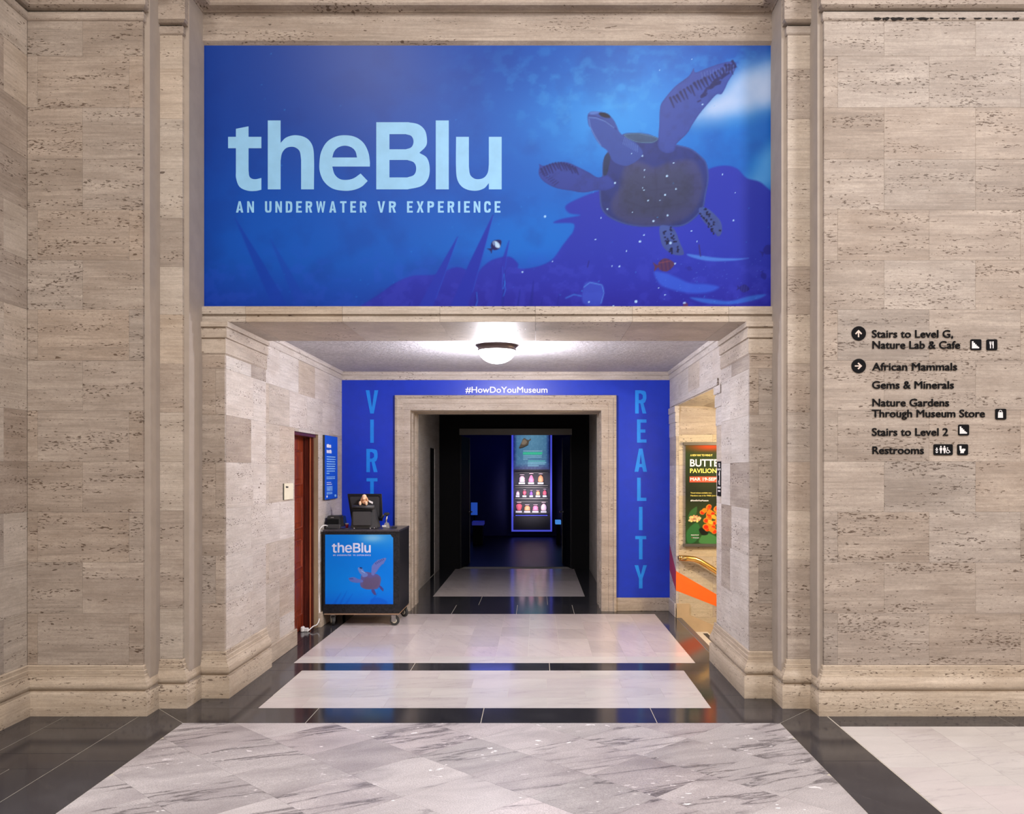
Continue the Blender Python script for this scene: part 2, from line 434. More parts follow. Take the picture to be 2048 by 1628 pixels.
class Cv:
    def __init__(s, x0, x1, y0, y1, step):
        nx = int(round((x1 - x0) / step)) + 1; ny = int(round((y1 - y0) / step)) + 1
        s.xs = np.linspace(x0, x1, nx); s.ys = np.linspace(y0, y1, ny); s.X, s.Y = np.meshgrid(s.xs, s.ys)
        s.C = np.zeros((ny, nx, 3)); s.step = step
    def blend(s, mask, col, sl=None):
        col = np.asarray(col, float)
        if col.max() > 1.5: col = col / 255.0
        if sl is None: s.C += (col - s.C) * mask[..., None]
        else: s.C[sl] += (col - s.C[sl]) * mask[..., None]
    def sd(s, P, pad):
        P = np.asarray(P, float)
        x0, y0 = P.min(0) - pad; x1, y1 = P.max(0) + pad
        i0, i1 = np.searchsorted(s.xs, [x0, x1]); j0, j1 = np.searchsorted(s.ys, [y0, y1])
        sl = (slice(j0, j1), slice(i0, i1))
        X, Y = s.X[sl], s.Y[sl]
        if X.size == 0: return None, None
        dist = np.full(X.shape, 1e9); ins = np.zeros(X.shape, bool)
        for k in range(len(P)):
            ax, ay = P[k - 1]; bx, by = P[k]
            ex, ey = bx - ax, by - ay; L2 = ex * ex + ey * ey + 1e-12
            t = np.clip(((X - ax) * ex + (Y - ay) * ey) / L2, 0, 1)
            dist = np.minimum(dist, np.hypot(X - ax - t * ex, Y - ay - t * ey))
            c = (ay > Y) != (by > Y)
            with np.errstate(divide='ignore', invalid='ignore'):
                xi = ax + (Y - ay) * ex / (ey if abs(ey) > 1e-9 else 1e-9)
            ins ^= c & (X < xi)
        return np.where(ins, -dist, dist), sl
    def poly(s, P, col, a=1.0, soft=None, smooth=True):
        soft = soft or s.step
        if smooth: P = smooth_poly(P)
        d, sl = s.sd(P, soft + 1)
        if d is None: return None, None
        m = np.clip(0.5 - d / soft, 0, 1) * a
        s.blend(m, col, sl); return d, sl
    def ell(s, cx, cy, rx, ry, col, a=1.0, ang=0.0, hard=3.0):
        ca, sa = math.cos(ang), math.sin(ang)
        R = max(rx, ry) * 1.5 + 3
        i0, i1 = np.searchsorted(s.xs, [cx - R, cx + R]); j0, j1 = np.searchsorted(s.ys, [cy - R, cy + R])
        sl = (slice(j0, j1), slice(i0, i1)); X, Y = s.X[sl] - cx, s.Y[sl] - cy
        if X.size == 0: return
        r = np.sqrt(((X * ca + Y * sa) / rx) ** 2 + ((-X * sa + Y * ca) / ry) ** 2)
        s.blend(np.clip((1 - r) * hard + 0.5, 0, 1) * a if hard < 50 else (r < 1) * a, col, sl)
    def glow(s, cx, cy, rx, ry, col, a, ang=0.0):
        ca, sa = math.cos(ang), math.sin(ang); X, Y = s.X - cx, s.Y - cy
        r2 = ((X * ca + Y * sa) / rx) ** 2 + ((-X * sa + Y * ca) / ry) ** 2
        s.blend(np.exp(-r2) * a, col)
    def line(s, pts, w_, col, a=1.0, soft=None):
        soft = soft or s.step
        P = np.asarray(pts, float); pad = np.max(w_) + soft + 1
        x0, y0 = P.min(0) - pad; x1, y1 = P.max(0) + pad
        i0, i1 = np.searchsorted(s.xs, [x0, x1]); j0, j1 = np.searchsorted(s.ys, [y0, y1])
        sl = (slice(j0, j1), slice(i0, i1)); X, Y = s.X[sl], s.Y[sl]
        if X.size == 0: return
        ws = w_ if isinstance(w_, (list, tuple)) else [w_] * len(P)
        m = np.zeros(X.shape)
        for k in range(len(P) - 1):
            ax, ay = P[k]; bx, by = P[k + 1]; ex, ey = bx - ax, by - ay; L2 = ex * ex + ey * ey + 1e-12
            t = np.clip(((X - ax) * ex + (Y - ay) * ey) / L2, 0, 1)
            d = np.hypot(X - ax - t * ex, Y - ay - t * ey) - (ws[k] * (1 - t) + ws[k + 1] * t) / 2
            m = np.maximum(m, np.clip(0.5 - d / soft, 0, 1))
        s.blend(m * a, col, sl)
    def mesh(s, name, fmap, mat, parent=None, ink=1.0):
        ny, nx = s.X.shape
        co = np.stack(fmap(s.X, s.Y), -1).reshape(-1, 3).astype('f')
        me = bpy.data.meshes.new(name)
        me.vertices.add(nx * ny); me.vertices.foreach_set('co', co.ravel())
        idx = np.arange(nx * ny).reshape(ny, nx)
        q = np.stack([idx[1:, :-1], idx[1:, 1:], idx[:-1, 1:], idx[:-1, :-1]], -1).reshape(-1, 4)
        nq = len(q)
        me.loops.add(nq * 4); me.loops.foreach_set('vertex_index', q.ravel().astype('i'))
        me.polygons.add(nq); me.polygons.foreach_set('loop_start', np.arange(0, nq * 4, 4, dtype='i'))
        me.update(calc_edges=True)
        at = me.color_attributes.new('print', 'FLOAT_COLOR', 'POINT')
        c = np.ones((nx * ny, 4), 'f'); c[:, :3] = lin(np.clip(s.C, 0, 1)).reshape(-1, 3) * ink
        at.data.foreach_set('color', c.ravel())
        return link_mesh(name, me, mat, parent)
def plane_map(Y):
    return lambda X, Yp: (CX + (X - VX) * Y / F, np.full_like(X, Y), CZ - (Yp - VY) * Y / F)

# ------------------------------------------------------------------ lettering
_cache = {}
def _fm(s, bold, kern=1.0):
    key = (s, bold)
    if key in _cache: return _cache[key]
    if s == 'M' and bold:
        co, fc = _fm(s, 0.0); b = bold * 1.0; n = len(co)
        A = co.copy(); A[:, 0] -= b; B = co.copy(); B[:, 0] += b
        _cache[key] = (np.concatenate([A, B]), fc + [tuple(i + n for i in f) for f in fc]); return _cache[key]
    c = bpy.data.curves.new('t', 'FONT'); c.body = s; c.offset = bold; c.resolution_u = 4
    o = bpy.data.objects.new('t', c); m = o.to_mesh()
    co = np.empty(len(m.vertices) * 3, 'f'); m.vertices.foreach_get('co', co); co = co.reshape(-1, 3)
    r = (co.copy(), [tuple(p.vertices) for p in m.polygons])
    o.to_mesh_clear(); bpy.data.objects.remove(o); bpy.data.curves.remove(c)
    _cache[key] = r; return r
def solid(V2, Fc, thick, fmap):
    """flat glyph (N,2) with faces -> prism mesh data; fmap(u,v,d) -> world with d the stand-off"""
    n = len(V2); V = [fmap(u, v, thick) for u, v in V2]
    faces = [tuple(f) for f in Fc]
    if thick > 0.0015:
        V += [fmap(u, v, 0.0) for u, v in V2]
        cnt = {}
        for f in faces:
            for i in range(len(f)):
                e = (f[i], f[(i + 1) % len(f)]); cnt[e] = 1
        side = [(b, a, a + n, b + n) for (a, b) in cnt if (b, a) not in cnt]
        faces = faces + side
    return V, faces
def front(Y):
    """glyph in photo pixels on a wall facing the hall at depth Y (d metres proud)"""
    return lambda u, v, d: (CX + (u - VX) * Y / F, Y - d, CZ - (v - VY) * Y / F)
def letters(s, x0, x1, base, cap, fmap, mat, parent, thick=0.001, bold=0.02, name='letter', gap=0.0, capch='H', one=False):
    """set s between pixel x0 and x1, baseline y base, capital height cap px; a child per letter"""
    H = _fm(capch, bold)[0][:, 1]; ch = H.max() - H.min()
    pos = []
    for i, c in enumerate(s):
        if c == ' ': continue
        full = _fm(s[:i + 1], bold)[0][:, 0].max(); own = _fm(c, bold)[0][:, 0].max()
        pos.append((c, full - own + gap * i))
    lo = min(p + _fm(c, bold)[0][:, 0].min() for c, p in pos); hi = max(p + _fm(c, bold)[0][:, 0].max() for c, p in pos)
    sx = (x1 - x0) / (hi - lo); sy = cap / ch; h0 = H.min()
    allV, allF = [], []
    for c, p in pos:
        co, fc = _fm(c, bold)
        V2 = [(x0 + (p + x - lo) * sx, base - (y - h0) * sy) for x, y, _ in co]
        V, faces = solid(V2, fc, thick, fmap)
        if c == 'M' and bold:      # the M is two overlapping strokes: lift the second by a hair
            h_ = len(V2) // 2
            for q_ in range(h_, 2 * h_): V[q_] = fmap(V2[q_][0], V2[q_][1], thick + 0.00015)
        if one:
            n = len(allV); allV += V; allF += [tuple(i + n for i in f) for f in faces]
        else: mesh(name, V, faces, mat, parent)
    if one: return mesh(name, allV, allF, mat, parent)
def outline(splines, fmap, mat, parent, name, thick=0.001):
    """splines of (x, y, smooth) points in pixels; first is outer, others holes"""
    c = bpy.data.curves.new('o', 'CURVE'); c.dimensions = '2D'; c.fill_mode = 'BOTH'; c.resolution_u = 8
    for P in splines:
        sp = c.splines.new('BEZIER'); sp.bezier_points.add(len(P) - 1); sp.use_cyclic_u = True
        N = len(P)
        for i, pt in enumerate(P):
            b = sp.bezier_points[i]; x, y = pt[0], pt[1]; sm = len(pt) > 2 and pt[2]
            b.co = (x, -y, 0)
            pr, nx = P[i - 1], P[(i + 1) % N]
            v0 = Vector((pr[0], -pr[1])); v1 = Vector((x, -y)); v2 = Vector((nx[0], -nx[1]))
            b.handle_left_type = b.handle_right_type = 'FREE'
            if sm:
                t = (v2 - v0)
                if t.length > 0: t.normalize()
                l, r = (v1 - v0).length / 3, (v2 - v1).length / 3
                hl, hr = v1 - t * l, v1 + t * r
            else:
                hl = v1 + (v0 - v1) / 3; hr = v1 + (v2 - v1) / 3
            b.handle_left = (hl.x, hl.y, 0); b.handle_right = (hr.x, hr.y, 0)
    o = bpy.data.objects.new('o', c); m = o.to_mesh()
    V2 = [(v.co.x, -v.co.y) for v in m.vertices]; fc = [tuple(p.vertices) for p in m.polygons]
    o.to_mesh_clear(); bpy.data.objects.remove(o); bpy.data.curves.remove(c)
    V, faces = solid(V2, fc, thick, fmap)
    return mesh(name, V, faces, mat, parent)

def block(c, w_, h_, s_):
    """condensed grotesque capital in a w_ x h_ box (y down), stroke s_; returns splines"""
    S_ = s_; k = S_ * .9; r_ = w_ * .42; m = h_ * .5
    def mv(P, dx, dy): return [(x + dx, y + dy) + tuple(q) for x, y, *q in P]
    if c == 'I': return [[(0, 0), (S_, 0), (S_, h_), (0, h_)]]
    if c == 'L': return [[(0, 0), (S_, 0), (S_, h_ - k), (w_, h_ - k), (w_, h_), (0, h_)]]
    if c == 'T': return [[(0, 0), (w_, 0), (w_, k), (w_ / 2 + S_ / 2, k), (w_ / 2 + S_ / 2, h_), (w_ / 2 - S_ / 2, h_), (w_ / 2 - S_ / 2, k), (0, k)]]
    if c == 'E': return [[(0, 0), (w_, 0), (w_, k), (S_, k), (S_, m - k / 2), (w_ * .88, m - k / 2), (w_ * .88, m + k / 2), (S_, m + k / 2), (S_, h_ - k), (w_, h_ - k), (w_, h_), (0, h_)]]
    if c == 'V': return [[(0, 0), (S_ * 1.05, 0), (w_ / 2, h_ * .74), (w_ - S_ * 1.05, 0), (w_, 0), (w_ / 2 + S_ * .5, h_), (w_ / 2 - S_ * .5, h_)]]
    if c == 'A': return [[(w_ / 2 - S_ * .5, 0), (w_ / 2 + S_ * .5, 0), (w_, h_), (w_ - S_ * 1.05, h_), (w_ - S_ * 1.35, h_ * .80), (S_ * 1.35, h_ * .80), (S_ * 1.05, h_), (0, h_)],
                         [(w_ / 2, h_ * .24), (w_ / 2 + (w_ / 2 - S_ * 1.2) * .62, h_ * .66), (w_ / 2 - (w_ / 2 - S_ * 1.2) * .62, h_ * .66)]]
    if c == 'Y': return [[(0, 0), (S_ * 1.05, 0), (w_ / 2, h_ * .42), (w_ - S_ * 1.05, 0), (w_, 0), (w_ / 2 + S_ / 2, h_ * .58), (w_ / 2 + S_ / 2, h_), (w_ / 2 - S_ / 2, h_), (w_ / 2 - S_ / 2, h_ * .58)]]
    if c == 'X': return [[(0, 0), (S_ * 1.1, 0), (w_ / 2, h_ * .36), (w_ - S_ * 1.1, 0), (w_, 0), (w_ / 2 + S_ * .62, m), (w_, h_), (w_ - S_ * 1.1, h_), (w_ / 2, h_ * .64), (S_ * 1.1, h_), (0, h_), (w_ / 2 - S_ * .62, m)]]
    if c == 'N': return [[(0, 0), (S_ * .95, 0), (w_ - S_ * .9, h_ * .58), (w_ - S_ * .9, 0), (w_, 0), (w_, h_), (w_ - S_ * .95, h_), (S_ * .9, h_ * .42), (S_ * .9, h_), (0, h_)]]
    if c == 'W': return [[(0, 0), (S_ * .95, 0), (w_ * .27, h_ * .68), (w_ * .42, 0), (w_ * .58, 0), (w_ * .73, h_ * .68), (w_ - S_ * .95, 0), (w_, 0), (w_ * .80, h_), (w_ * .66, h_), (w_ * .5, h_ * .36), (w_ * .34, h_), (w_ * .20, h_)]]
    if c == 'U':
        return [[(0, 0), (S_, 0), (S_, h_ - k - r_ * .6), (S_ + (w_ / 2 - S_) * .35, h_ - k * 1.08, 1), (w_ / 2, h_ - k, 1), (w_ - S_ - (w_ / 2 - S_) * .35, h_ - k * 1.08, 1), (w_ - S_, h_ - k - r_ * .6), (w_ - S_, 0), (w_, 0), (w_, h_ - r_), (w_ - r_ * .3, h_ - r_ * .22, 1), (w_ / 2, h_, 1), (r_ * .3, h_ - r_ * .22, 1), (0, h_ - r_)]]
    if c == 'D':
        return [[(0, 0), (w_ * .5, 0), (w_ - r_ * .28, r_ * .26, 1), (w_, r_ * 1.1), (w_, h_ - r_ * 1.1), (w_ - r_ * .28, h_ - r_ * .26, 1), (w_ * .5, h_), (0, h_)],
                [(S_, k), (w_ * .5, k), (w_ - S_, r_ * 1.1 + k * .2, 0), (w_ - S_, h_ - r_ * 1.1 - k * .2), (w_ * .5, h_ - k), (S_, h_ - k)]]
    if c == 'C':
        return [[(w_, r_ * 1.2), (w_, h_ * .34), (w_ - S_, h_ * .34), (w_ - S_, r_ * .9 + k * .4), (w_ / 2, k, 1), (S_, r_ * .9 + k * .4), (S_, h_ - r_ * .9 - k * .4), (w_ / 2, h_ - k, 1), (w_ - S_, h_ - r_ * .9 - k * .4), (w_ - S_, h_ * .66), (w_, h_ * .66), (w_, h_ - r_ * 1.2),
                 (w_ - r_ * .3, h_ - r_ * .22, 1), (w_ / 2, h_, 1), (r_ * .3, h_ - r_ * .22, 1), (0, h_ - r_ * 1.2), (0, r_ * 1.2), (r_ * .3, r_ * .22, 1), (w_ / 2, 0, 1), (w_ - r_ * .3, r_ * .22, 1)]]
    if c in 'RP':
        b = h_ * .56
        o = [(0, 0), (w_ * .5, 0), (w_ - r_ * .25, r_ * .26, 1), (w_, r_), (w_, b - r_), (w_ - r_ * .3, b - r_ * .22, 1)]
        if c == 'R': o += [(w_ * .74, b * .985), (w_, h_), (w_ - S_ * 1.08, h_), (w_ * .46, b), (S_, b), (S_, h_), (0, h_)]
        else: o += [(w_ * .5, b), (S_, b), (S_, h_), (0, h_)]
        return [o, [(S_, k), (w_ * .5, k), (w_ - S_, r_ * .8 + k * .35), (w_ - S_, b - r_ * .8 - k * .35), (w_ * .5, b - k), (S_, b - k)]]
WID = {'I': .0, 'W': 1.42, 'L': .86, 'E': .88, 'T': .98, 'A': 1.08, 'V': 1.08, 'X': 1.05, 'Y': 1.05}
def block_word(wd, x0, x1, y0, h_, stroke, track, fmap, mat, parent, name, thick=0.0008):
    ws = [stroke if c == 'I' else WID.get(c, 1.0) for c in wd]
    tot = x1 - x0; nI = sum(c == 'I' for c in wd)
    unit = (tot - track * (len(wd) - 1) - nI * stroke) / sum(w for w, c in zip(ws, wd) if c != 'I')
    x = x0
    for c, w in zip(wd, ws):
        ww = stroke if c == 'I' else w * unit
        outline([[(x + p[0], y0 + p[1]) + tuple(p[2:]) for p in sp_] for sp_ in block(c, ww, h_, stroke)], fmap, mat, parent, name, thick)
        x += ww + track

# ------------------------------------------------------------------ walls: stone facing
CRS = [0.0, 0.335, 0.684, 1.03, 1.372, 1.714, 2.06, 2.40, 2.745, 3.08, 3.42, 3.765, 4.115, 4.464, 4.80]
def stone(parent, face, at, u0, u1, z0, z1, mat, t=0.03, g=0.0004, ch=0.0012):
    """face: '-y' wall faces the hall, '+x' / '-x'"""
    u0 += g; u1 -= g; z0 += g; z1 -= g
    if u1 - u0 < 0.012 or z1 - z0 < 0.012: return
    def P(u, z, d):
        if face == '-y': return (u, at + d, z)
        if face == '+x': return (at - d, u, z)
        return (at + d, u, z)
    V = [P(u, z, t) for u, z in ((u0, z0), (u1, z0), (u1, z1), (u0, z1))]
    V += [P(u, z, ch * 0.6) for u, z in ((u0, z0), (u1, z0), (u1, z1), (u0, z1))]
    V += [P(u, z, 0) for u, z in ((u0 + ch, z0 + ch), (u1 - ch, z0 + ch), (u1 - ch, z1 - ch), (u0 + ch, z1 - ch))]
    Fc = [(8, 9, 10, 11)]
    for i in range(4):
        j = (i + 1) % 4; Fc += [(i, j, j + 4, i + 4), (i + 4, j + 4, j + 8, i + 8)]
    if face == '+x': pass
    else: pass
    bm = bmesh.new(); vs = [bm.verts.new(v) for v in V]
    for f in Fc: bm.faces.new([vs[i] for i in f])
    bm.faces.new([vs[i] for i in (0, 1, 2, 3)])
    return from_bm('stone', bm, mat, parent)
def clad(parent, face, at, u0, u1, z0, z1, joints_a, joints_b, mat, alt=None, cut=None, t=0.03):
    """courses alternate joints_a / joints_b; cut(u0,u1,z0,z1) -> list of rects to keep"""
    for k in range(len(CRS) - 1):
        a, b = max(CRS[k], z0), min(CRS[k + 1], z1)
        if b - a < 0.02: continue
        J = joints_a if k in A_ROWS else joints_b
        us = [u0] + [j for j in sorted(J) if u0 + 0.03 < j < u1 - 0.03] + [u1]
        for i in range(len(us) - 1):
            rects = [(us[i], us[i + 1], a, b)]
            if cut: rects = [r for q in rects for r in cut(*q)]
            for r in rects:
                m = mat if alt is None or random.random() > 0.45 else alt
                stone(parent, face, at, *r, m, t)
A_ROWS = {7, 10, 12, 5, 2, 4 - 4}      # courses whose joints stand at the A positions
A_ROWS = {7, 5, 3, 1, 9, 12, 0}
def rect_minus(hu0, hu1, hz0, hz1):
    def f(u0, u1, z0, z1):
        if u1 <= hu0 or u0 >= hu1 or z1 <= hz0 or z0 >= hz1: return [(u0, u1, z0, z1)]
        out = []
        if u0 < hu0: out.append((u0, hu0, z0, z1))
        if u1 > hu1: out.append((hu1, u1, z0, z1))
        m0, m1 = max(u0, hu0), min(u1, hu1)
        if z0 < hz0: out.append((m0, m1, z0, hz0))
        if z1 > hz1: out.append((m0, m1, hz1, z1))
        return out
    return f
def struct(name, label, cat='wall'):
    return label
YO, YS, YP, YB = 5.90, 6.09, 6.36, 6.40      # outer wall, step, inner pilaster, banner recess
XO, XS, XP, XA = 2.31, 2.118, 1.918, 1.935
ZT = 4.772
YE, YW = 7.33, 10.27                          # end of pilaster, alcove back wall
YD0, YD1 = 7.606, 9.806                       # stair opening on the right
LINT = 2.383
def wall_empty(name, loc, label): return empty(name, loc, label, 'wall', None, 'structure')
JA = [2.403 + 0.62 * k for k in range(8)]; JB = [2.718 + 0.62 * k for k in range(8)]
for sgn, nm in ((-1, 'left'), (1, 'right')):
    wl = wall_empty('wall_' + nm, (sgn * 3.0, YO, 0), 'travertine block wall of the hall on the %s of the banner' % nm)
    xe = 3.093 if sgn < 0 else 6.6
    def fx(a, b): return (min(a * sgn, b * sgn), max(a * sgn, b * sgn))
    # solid core behind the facing
    box('core', sgn * (XO - 0.035), sgn * (xe + 0.6), YO + 0.03, YO + 0.55, 0, 5.6, M['mortar'], wl)
    box('core', sgn * (XS - 0.035 + 0.0), sgn * (XO - 0.035), YS + 0.03, YO + 0.55, 0, 5.6, M['mortar'], wl)
    u0, u1 = fx(XO, xe)
    clad(wl, '-y', YO, u0, u1, 0.10, ZT, [sgn * j for j in JA], [sgn * j for j in JB], M['trav'], M['trav_b'])
    sf = '+x' if sgn < 0 else '-x'
    clad(wl, sf, sgn * XO, YO + 0.031, YS, 0.10, ZT, [], [], M['trav_v'])
    u0, u1 = fx(XS, XO - 0.001)
    clad(wl, '-y', YS, u0, u1, 0.10, ZT, [], [], M['trav_s'], M['trav'])
    clad(wl, sf, sgn * XS, YS + 0.031, YB, 0.10, ZT, [], [], M['trav_v'])
    # inner pilaster below the lintel
    box('core', sgn * (XP + 0.031), sgn * (XS + 0.3), YP + 0.031, YE, 0, 2.739, M['mortar'], wl)
    u0, u1 = fx(XP, XS - 0.001)
    clad(wl, '-y', YP, u0, u1, 0.10, 2.739, [], [sgn * 1.985], M['trav'], M['trav_b'])
    clad(wl, sf, sgn * XP, YP + 0.031, YE, 0.10, 2.739, [6.95], [7.0], M['trav_a'], M['trav'])
    # alcove side wall
    wa = wall_empty('wall_alcove_' + nm, (sgn * XA, 8.8, 0), 'pale travertine side wall of the alcove on the %s' % nm)
    ja = [YE + 0.62 * k + 0.45 for k in range(5)]; jb = [YE + 0.62 * k + 0.14 for k in range(5)]
    if sgn < 0:
        cut = rect_minus(8.257, 9.168, -1, 2.03)
        box('core', -XA - 0.45, -XA - 0.031, YE, 8.257, 0, 2.9, M['mortar'], wa)
        box('core', -XA - 0.45, -XA - 0.031, 9.168, YW + 0.05, 0, 2.9, M['mortar'], wa)
        box('core', -XA - 0.45, -XA - 0.031, 8.257, 9.168, 2.03, 2.9, M['mortar'], wa)
    else:
        cut = rect_minus(YD0, YD1, -1, LINT)
        box('core', XA + 0.031, XA + 0.25, YE, YD0 - 0.031, 0, 2.9, M['mortar'], wa)
        box('core', XA + 0.031, XA + 4.5, YD1 + 0.031, YW + 0.05, -2.2, 2.9, M['mortar'], wa)
        box('core', XA + 0.031, XA + 0.25, YD0 - 0.031, YD1, LINT + 0.031, 2.9, M['mortar'], wa)
        box('soffit_stone', XA + 0.002, XA + 0.30, YD0 + 0.002, YD1, LINT, LINT + 0.03, M['trav_st'], wa)
    clad(wa, sf, sgn * XA, YE + 0.001, YW, 0.0 if sgn < 0 else 0.10, 2.819, ja, jb, M['trav_a'], M['trav_s'], cut)
    # moulded base course
    prof = [(0.0, 0.0), (0.05, 0.0), (0.05, 0.150), (0.046, 0.156), (0.030, 0.158), (0.027, 0.164), (0.032, 0.170), (0.040, 0.176), (0.046, 0.186), (0.049, 0.198),
            (0.047, 0.212), (0.041, 0.228), (0.033, 0.242), (0.027, 0.252), (0.024, 0.262), (0.024, 0.268), (0.017, 0.272), (0.017, 0.297), (0.010, 0.301), (0.010, 0.327), (0.001, 0.334), (0.0, 0.334)]
    pth = ([(-3.093, 3.8), (-3.093, YO)] if sgn < 0 else [(6.6, YO)]) + [(sgn * XO, YO), (sgn * XO, YS), (sgn * XS, YS), (sgn * XS, YP), (sgn * XP, YP), (sgn * XP, YE - (0.0))]
    sd = -1 if sgn < 0 else 1
    if sgn > 0: pth[-1] = (XP, YD0 - 0.02)
    tag(sweep('baseboard_' + nm, pth, prof, M['trav_base'], None, sd, True), 'moulded travertine base running round the %s piers' % nm, 'baseboard', None, 'structure')
    # pilaster cap
    capp = [(0, 2.50), (0.010, 2.512), (0.010, 2.612), (0.004, 2.614), (0.004, 2.622), (0.020, 2.624), (0.020, 2.688), (0.012, 2.690), (0.012, 2.700), (0.030, 2.702), (0.030, 2.7385), (0, 2.7385)]
    tag(sweep('trim_' + ('1' if sgn < 0 else '2'), [(sgn * XS, YP), (sgn * XP, YP), (sgn * XP, YE)], capp, M['trav_s'], None, sd), 'stepped stone cap of the pier on the %s under the lintel' % nm, 'trim', None, 'structure')
    # crown band of the alcove
    crp = [(0, 2.722), (0.010, 2.726), (0.010, 2.772), (0.006, 2.776), (0.006, 2.780), (0.022, 2.784), (0.022, 2.806), (0.030, 2.819), (0, 2.819)]
    tag(sweep('trim_' + ('3' if sgn < 0 else '4'), [(sgn * XA, YE), (sgn * XA, YW)], crp, M['trav_a'], None, sd), 'narrow stone crown band along the top of the %s alcove wall' % nm, 'trim', None, 'structure')
tag(sweep('trim_5', [(-XA, YW), (XA, YW)], crp, M['trav_a'], None, -1), 'narrow stone crown band above the cobalt back wall', 'trim', None, 'structure')

# left return wall: the flank of a pier coming towards the viewer
wr = wall_empty('wall_far_left', (-3.3, 4.8, 0), 'travertine flank of the pier at the left edge')
box('core', -3.9, -3.124, 3.83, YO + 0.03, 0, 5.6, M['mortar'], wr)
clad(wr, '+x', -3.093, 3.8, YO, 0.10, ZT, [4.4, 5.02, 5.64], [4.7, 5.33], M['trav'], M['trav_s'])
clad(wr, '-y', 3.8, -3.93, -3.094, 0.0, ZT, [-3.5], [-3.7], M['trav'], M['trav_b'])

# banner recess wall + entablature
wb = wall_empty('wall_banner', (0, YB, 2.85), 'travertine wall above the lintel behind the banner')
box('core', -XS + 0.0, XS - 0.0, YB + 0.031, YB + 0.55, 2.86, 5.6, M['mortar'], wb)
clad(wb, '-y', YB, -XS + 0.001, XS - 0.001, 2.856, ZT + 0.01, [-1.4, -.7, 0, .7, 1.4], [-1.05, -.35, .35, 1.05], M['trav'])
ent = [(0, 4.700), (0.006, 4.703), (0.013, 4.712), (0.013, 4.752), (0.006, 4.757), (0.006, 4.762), (0.0, 4.764), (0.0, 4.773), (0.028, 4.774), (0.030, 4.80), (0.030, 5.003), (0.042, 5.004), (0.050, 5.012), (0.115, 5.016), (0.125, 5.03), (0.125, 5.16), (0.2, 5.22), (0.26, 5.34), (0.28, 5.6), (0, 5.6)]
for nm_, pth_, sd_ in (('trim_6', [(-3.093, 3.8), (-3.093, YO), (-XO, YO), (-XO, YS), (-XS, YS), (-XS, YB)], 'left'), ('trim_13', [(XS, YB), (XS, YS), (XO, YS), (XO, YO), (6.6, YO)], 'right')):
    tag(sweep(nm_, pth_, ent[:9], M['trav'], None, -1), 'small rounded stone bead under the entablature, %s of the banner' % sd_, 'trim', None, 'structure')
tag(sweep('trim_14', [(-3.093, 3.8), (-3.093, YO), (-XO, YO), (-XO, YS), (-XS, YS), (-XS, YB), (XS, YB), (XS, YS), (XO, YS), (XO, YO), (6.6, YO)], [(0, 4.7745)] + ent[9:], M['trav'], None, -1),
    'travertine entablature moulding along the top of the walls', 'trim', None, 'structure')
# ragged open joint under the right hand moulding
def crack():
    bm = bmesh.new(); rs = random.Random(5); u = 1745.0
    f = front(YO)
    while u < 2300:
        L = rs.uniform(5, 26); h = rs.uniform(0.8, 2.6) if rs.random() < 0.5 else rs.uniform(2.2, 4.4)
        if 1755 < u < 1835: h = rs.uniform(4.6, 6.0); L = rs.uniform(16, 30)
        pts = [(u, 38)] + [(u + L * k / 5, 38 - rs.uniform(0.1, 0.7) * h * .5) for k in range(1, 5)] + [(u + L, 38)] + [(u + L * k / 5, 38 + h * rs.uniform(0.4, 1)) for k in range(4, 0, -1)]
        vs = [bm.verts.new(f(a, b, 0.0142)) for a, b in pts]
        vb = [bm.verts.new(f(a, b, 0.006)) for a, b in pts]
        bm.faces.new(vs)
        for i in range(len(vs)): bm.faces.new((vs[i], vs[(i + 1) % len(vs)], vb[(i + 1) % len(vs)], vb[i]))
        u += L + (rs.uniform(-1, 2) if u < 1835 else rs.uniform(-2, 14))
    return from_bm('trim_7', bm, M['gap'])
tag(crack(), 'ragged dark open joint under the top moulding on the right', 'trim', None, 'structure')

# lintel in blocks
ll = wall_empty('wall_lintel', (0, YP, 2.739), 'long stone lintel beam below the banner')
jl = [-XS, -1.765, -1.058, -0.345, 0.353, 1.062, 1.765, XS]
lp = [(YP, 2.7395), (YP - 0.002, 2.741), (YP - 0.002, 2.777), (YP + 0.014, 2.778), (YP + 0.014, 2.796), (YP - 0.006, 2.797), (YP - 0.006, 2.853), (YB + 0.05, 2.853), (YE - 0.04, 2.853), (YE - 0.04, 2.7395)]
for i in range(len(jl) - 1):
    prism('stone', lp, jl[i] + 0.0008, jl[i + 1] - 0.0008, M['trav_s'], ll, 'X')

# alcove back wall with its doorway
bk = wall_empty('wall_back', (0, YW, 0), 'back wall of the alcove around the dark doorway')
DX, DZ, DO = 1.125, 2.364, 0.177
box('core', -XA - 0.4, -DX - 0.02, YW, 10.92, 0, 2.95, M['trav_s'], bk)
box('core', DX + 0.02, XA, YW, 10.92, 0, 2.95, M['trav_s'], bk)
box('core', -DX - 0.02, DX + 0.02, YW, 10.92, DZ + 0.02, 2.95, M['trav_s'], bk)
for a, b in ((-XA + 0.001, -DX - DO), (DX + DO, XA - 0.001)):
    tag(box('baseboard_back', a, b, YW - 0.022, YW, 0, 0.156, M['trav_s'], None, 0.003), 'plain stone plinth below the cobalt wall, %s of the doorway' % ('left' if a < 0 else 'right'), 'baseboard', None, 'structure')
tag(box('baseboard_alcove_left', -XA - 0.0, -XA + 0.028, YE, 8.257, 0, 0.154, M['trav_base'], None, 0.003), 'plain stone plinth left of the mahogany door', 'baseboard', None, 'structure')
tag(box('baseboard_alcove_left', -XA - 0.0, -XA + 0.028, 9.168, YW - 0.022, 0, 0.154, M['trav_base'], None, 0.003), 'plain stone plinth behind the ticket cart', 'baseboard', None, 'structure')
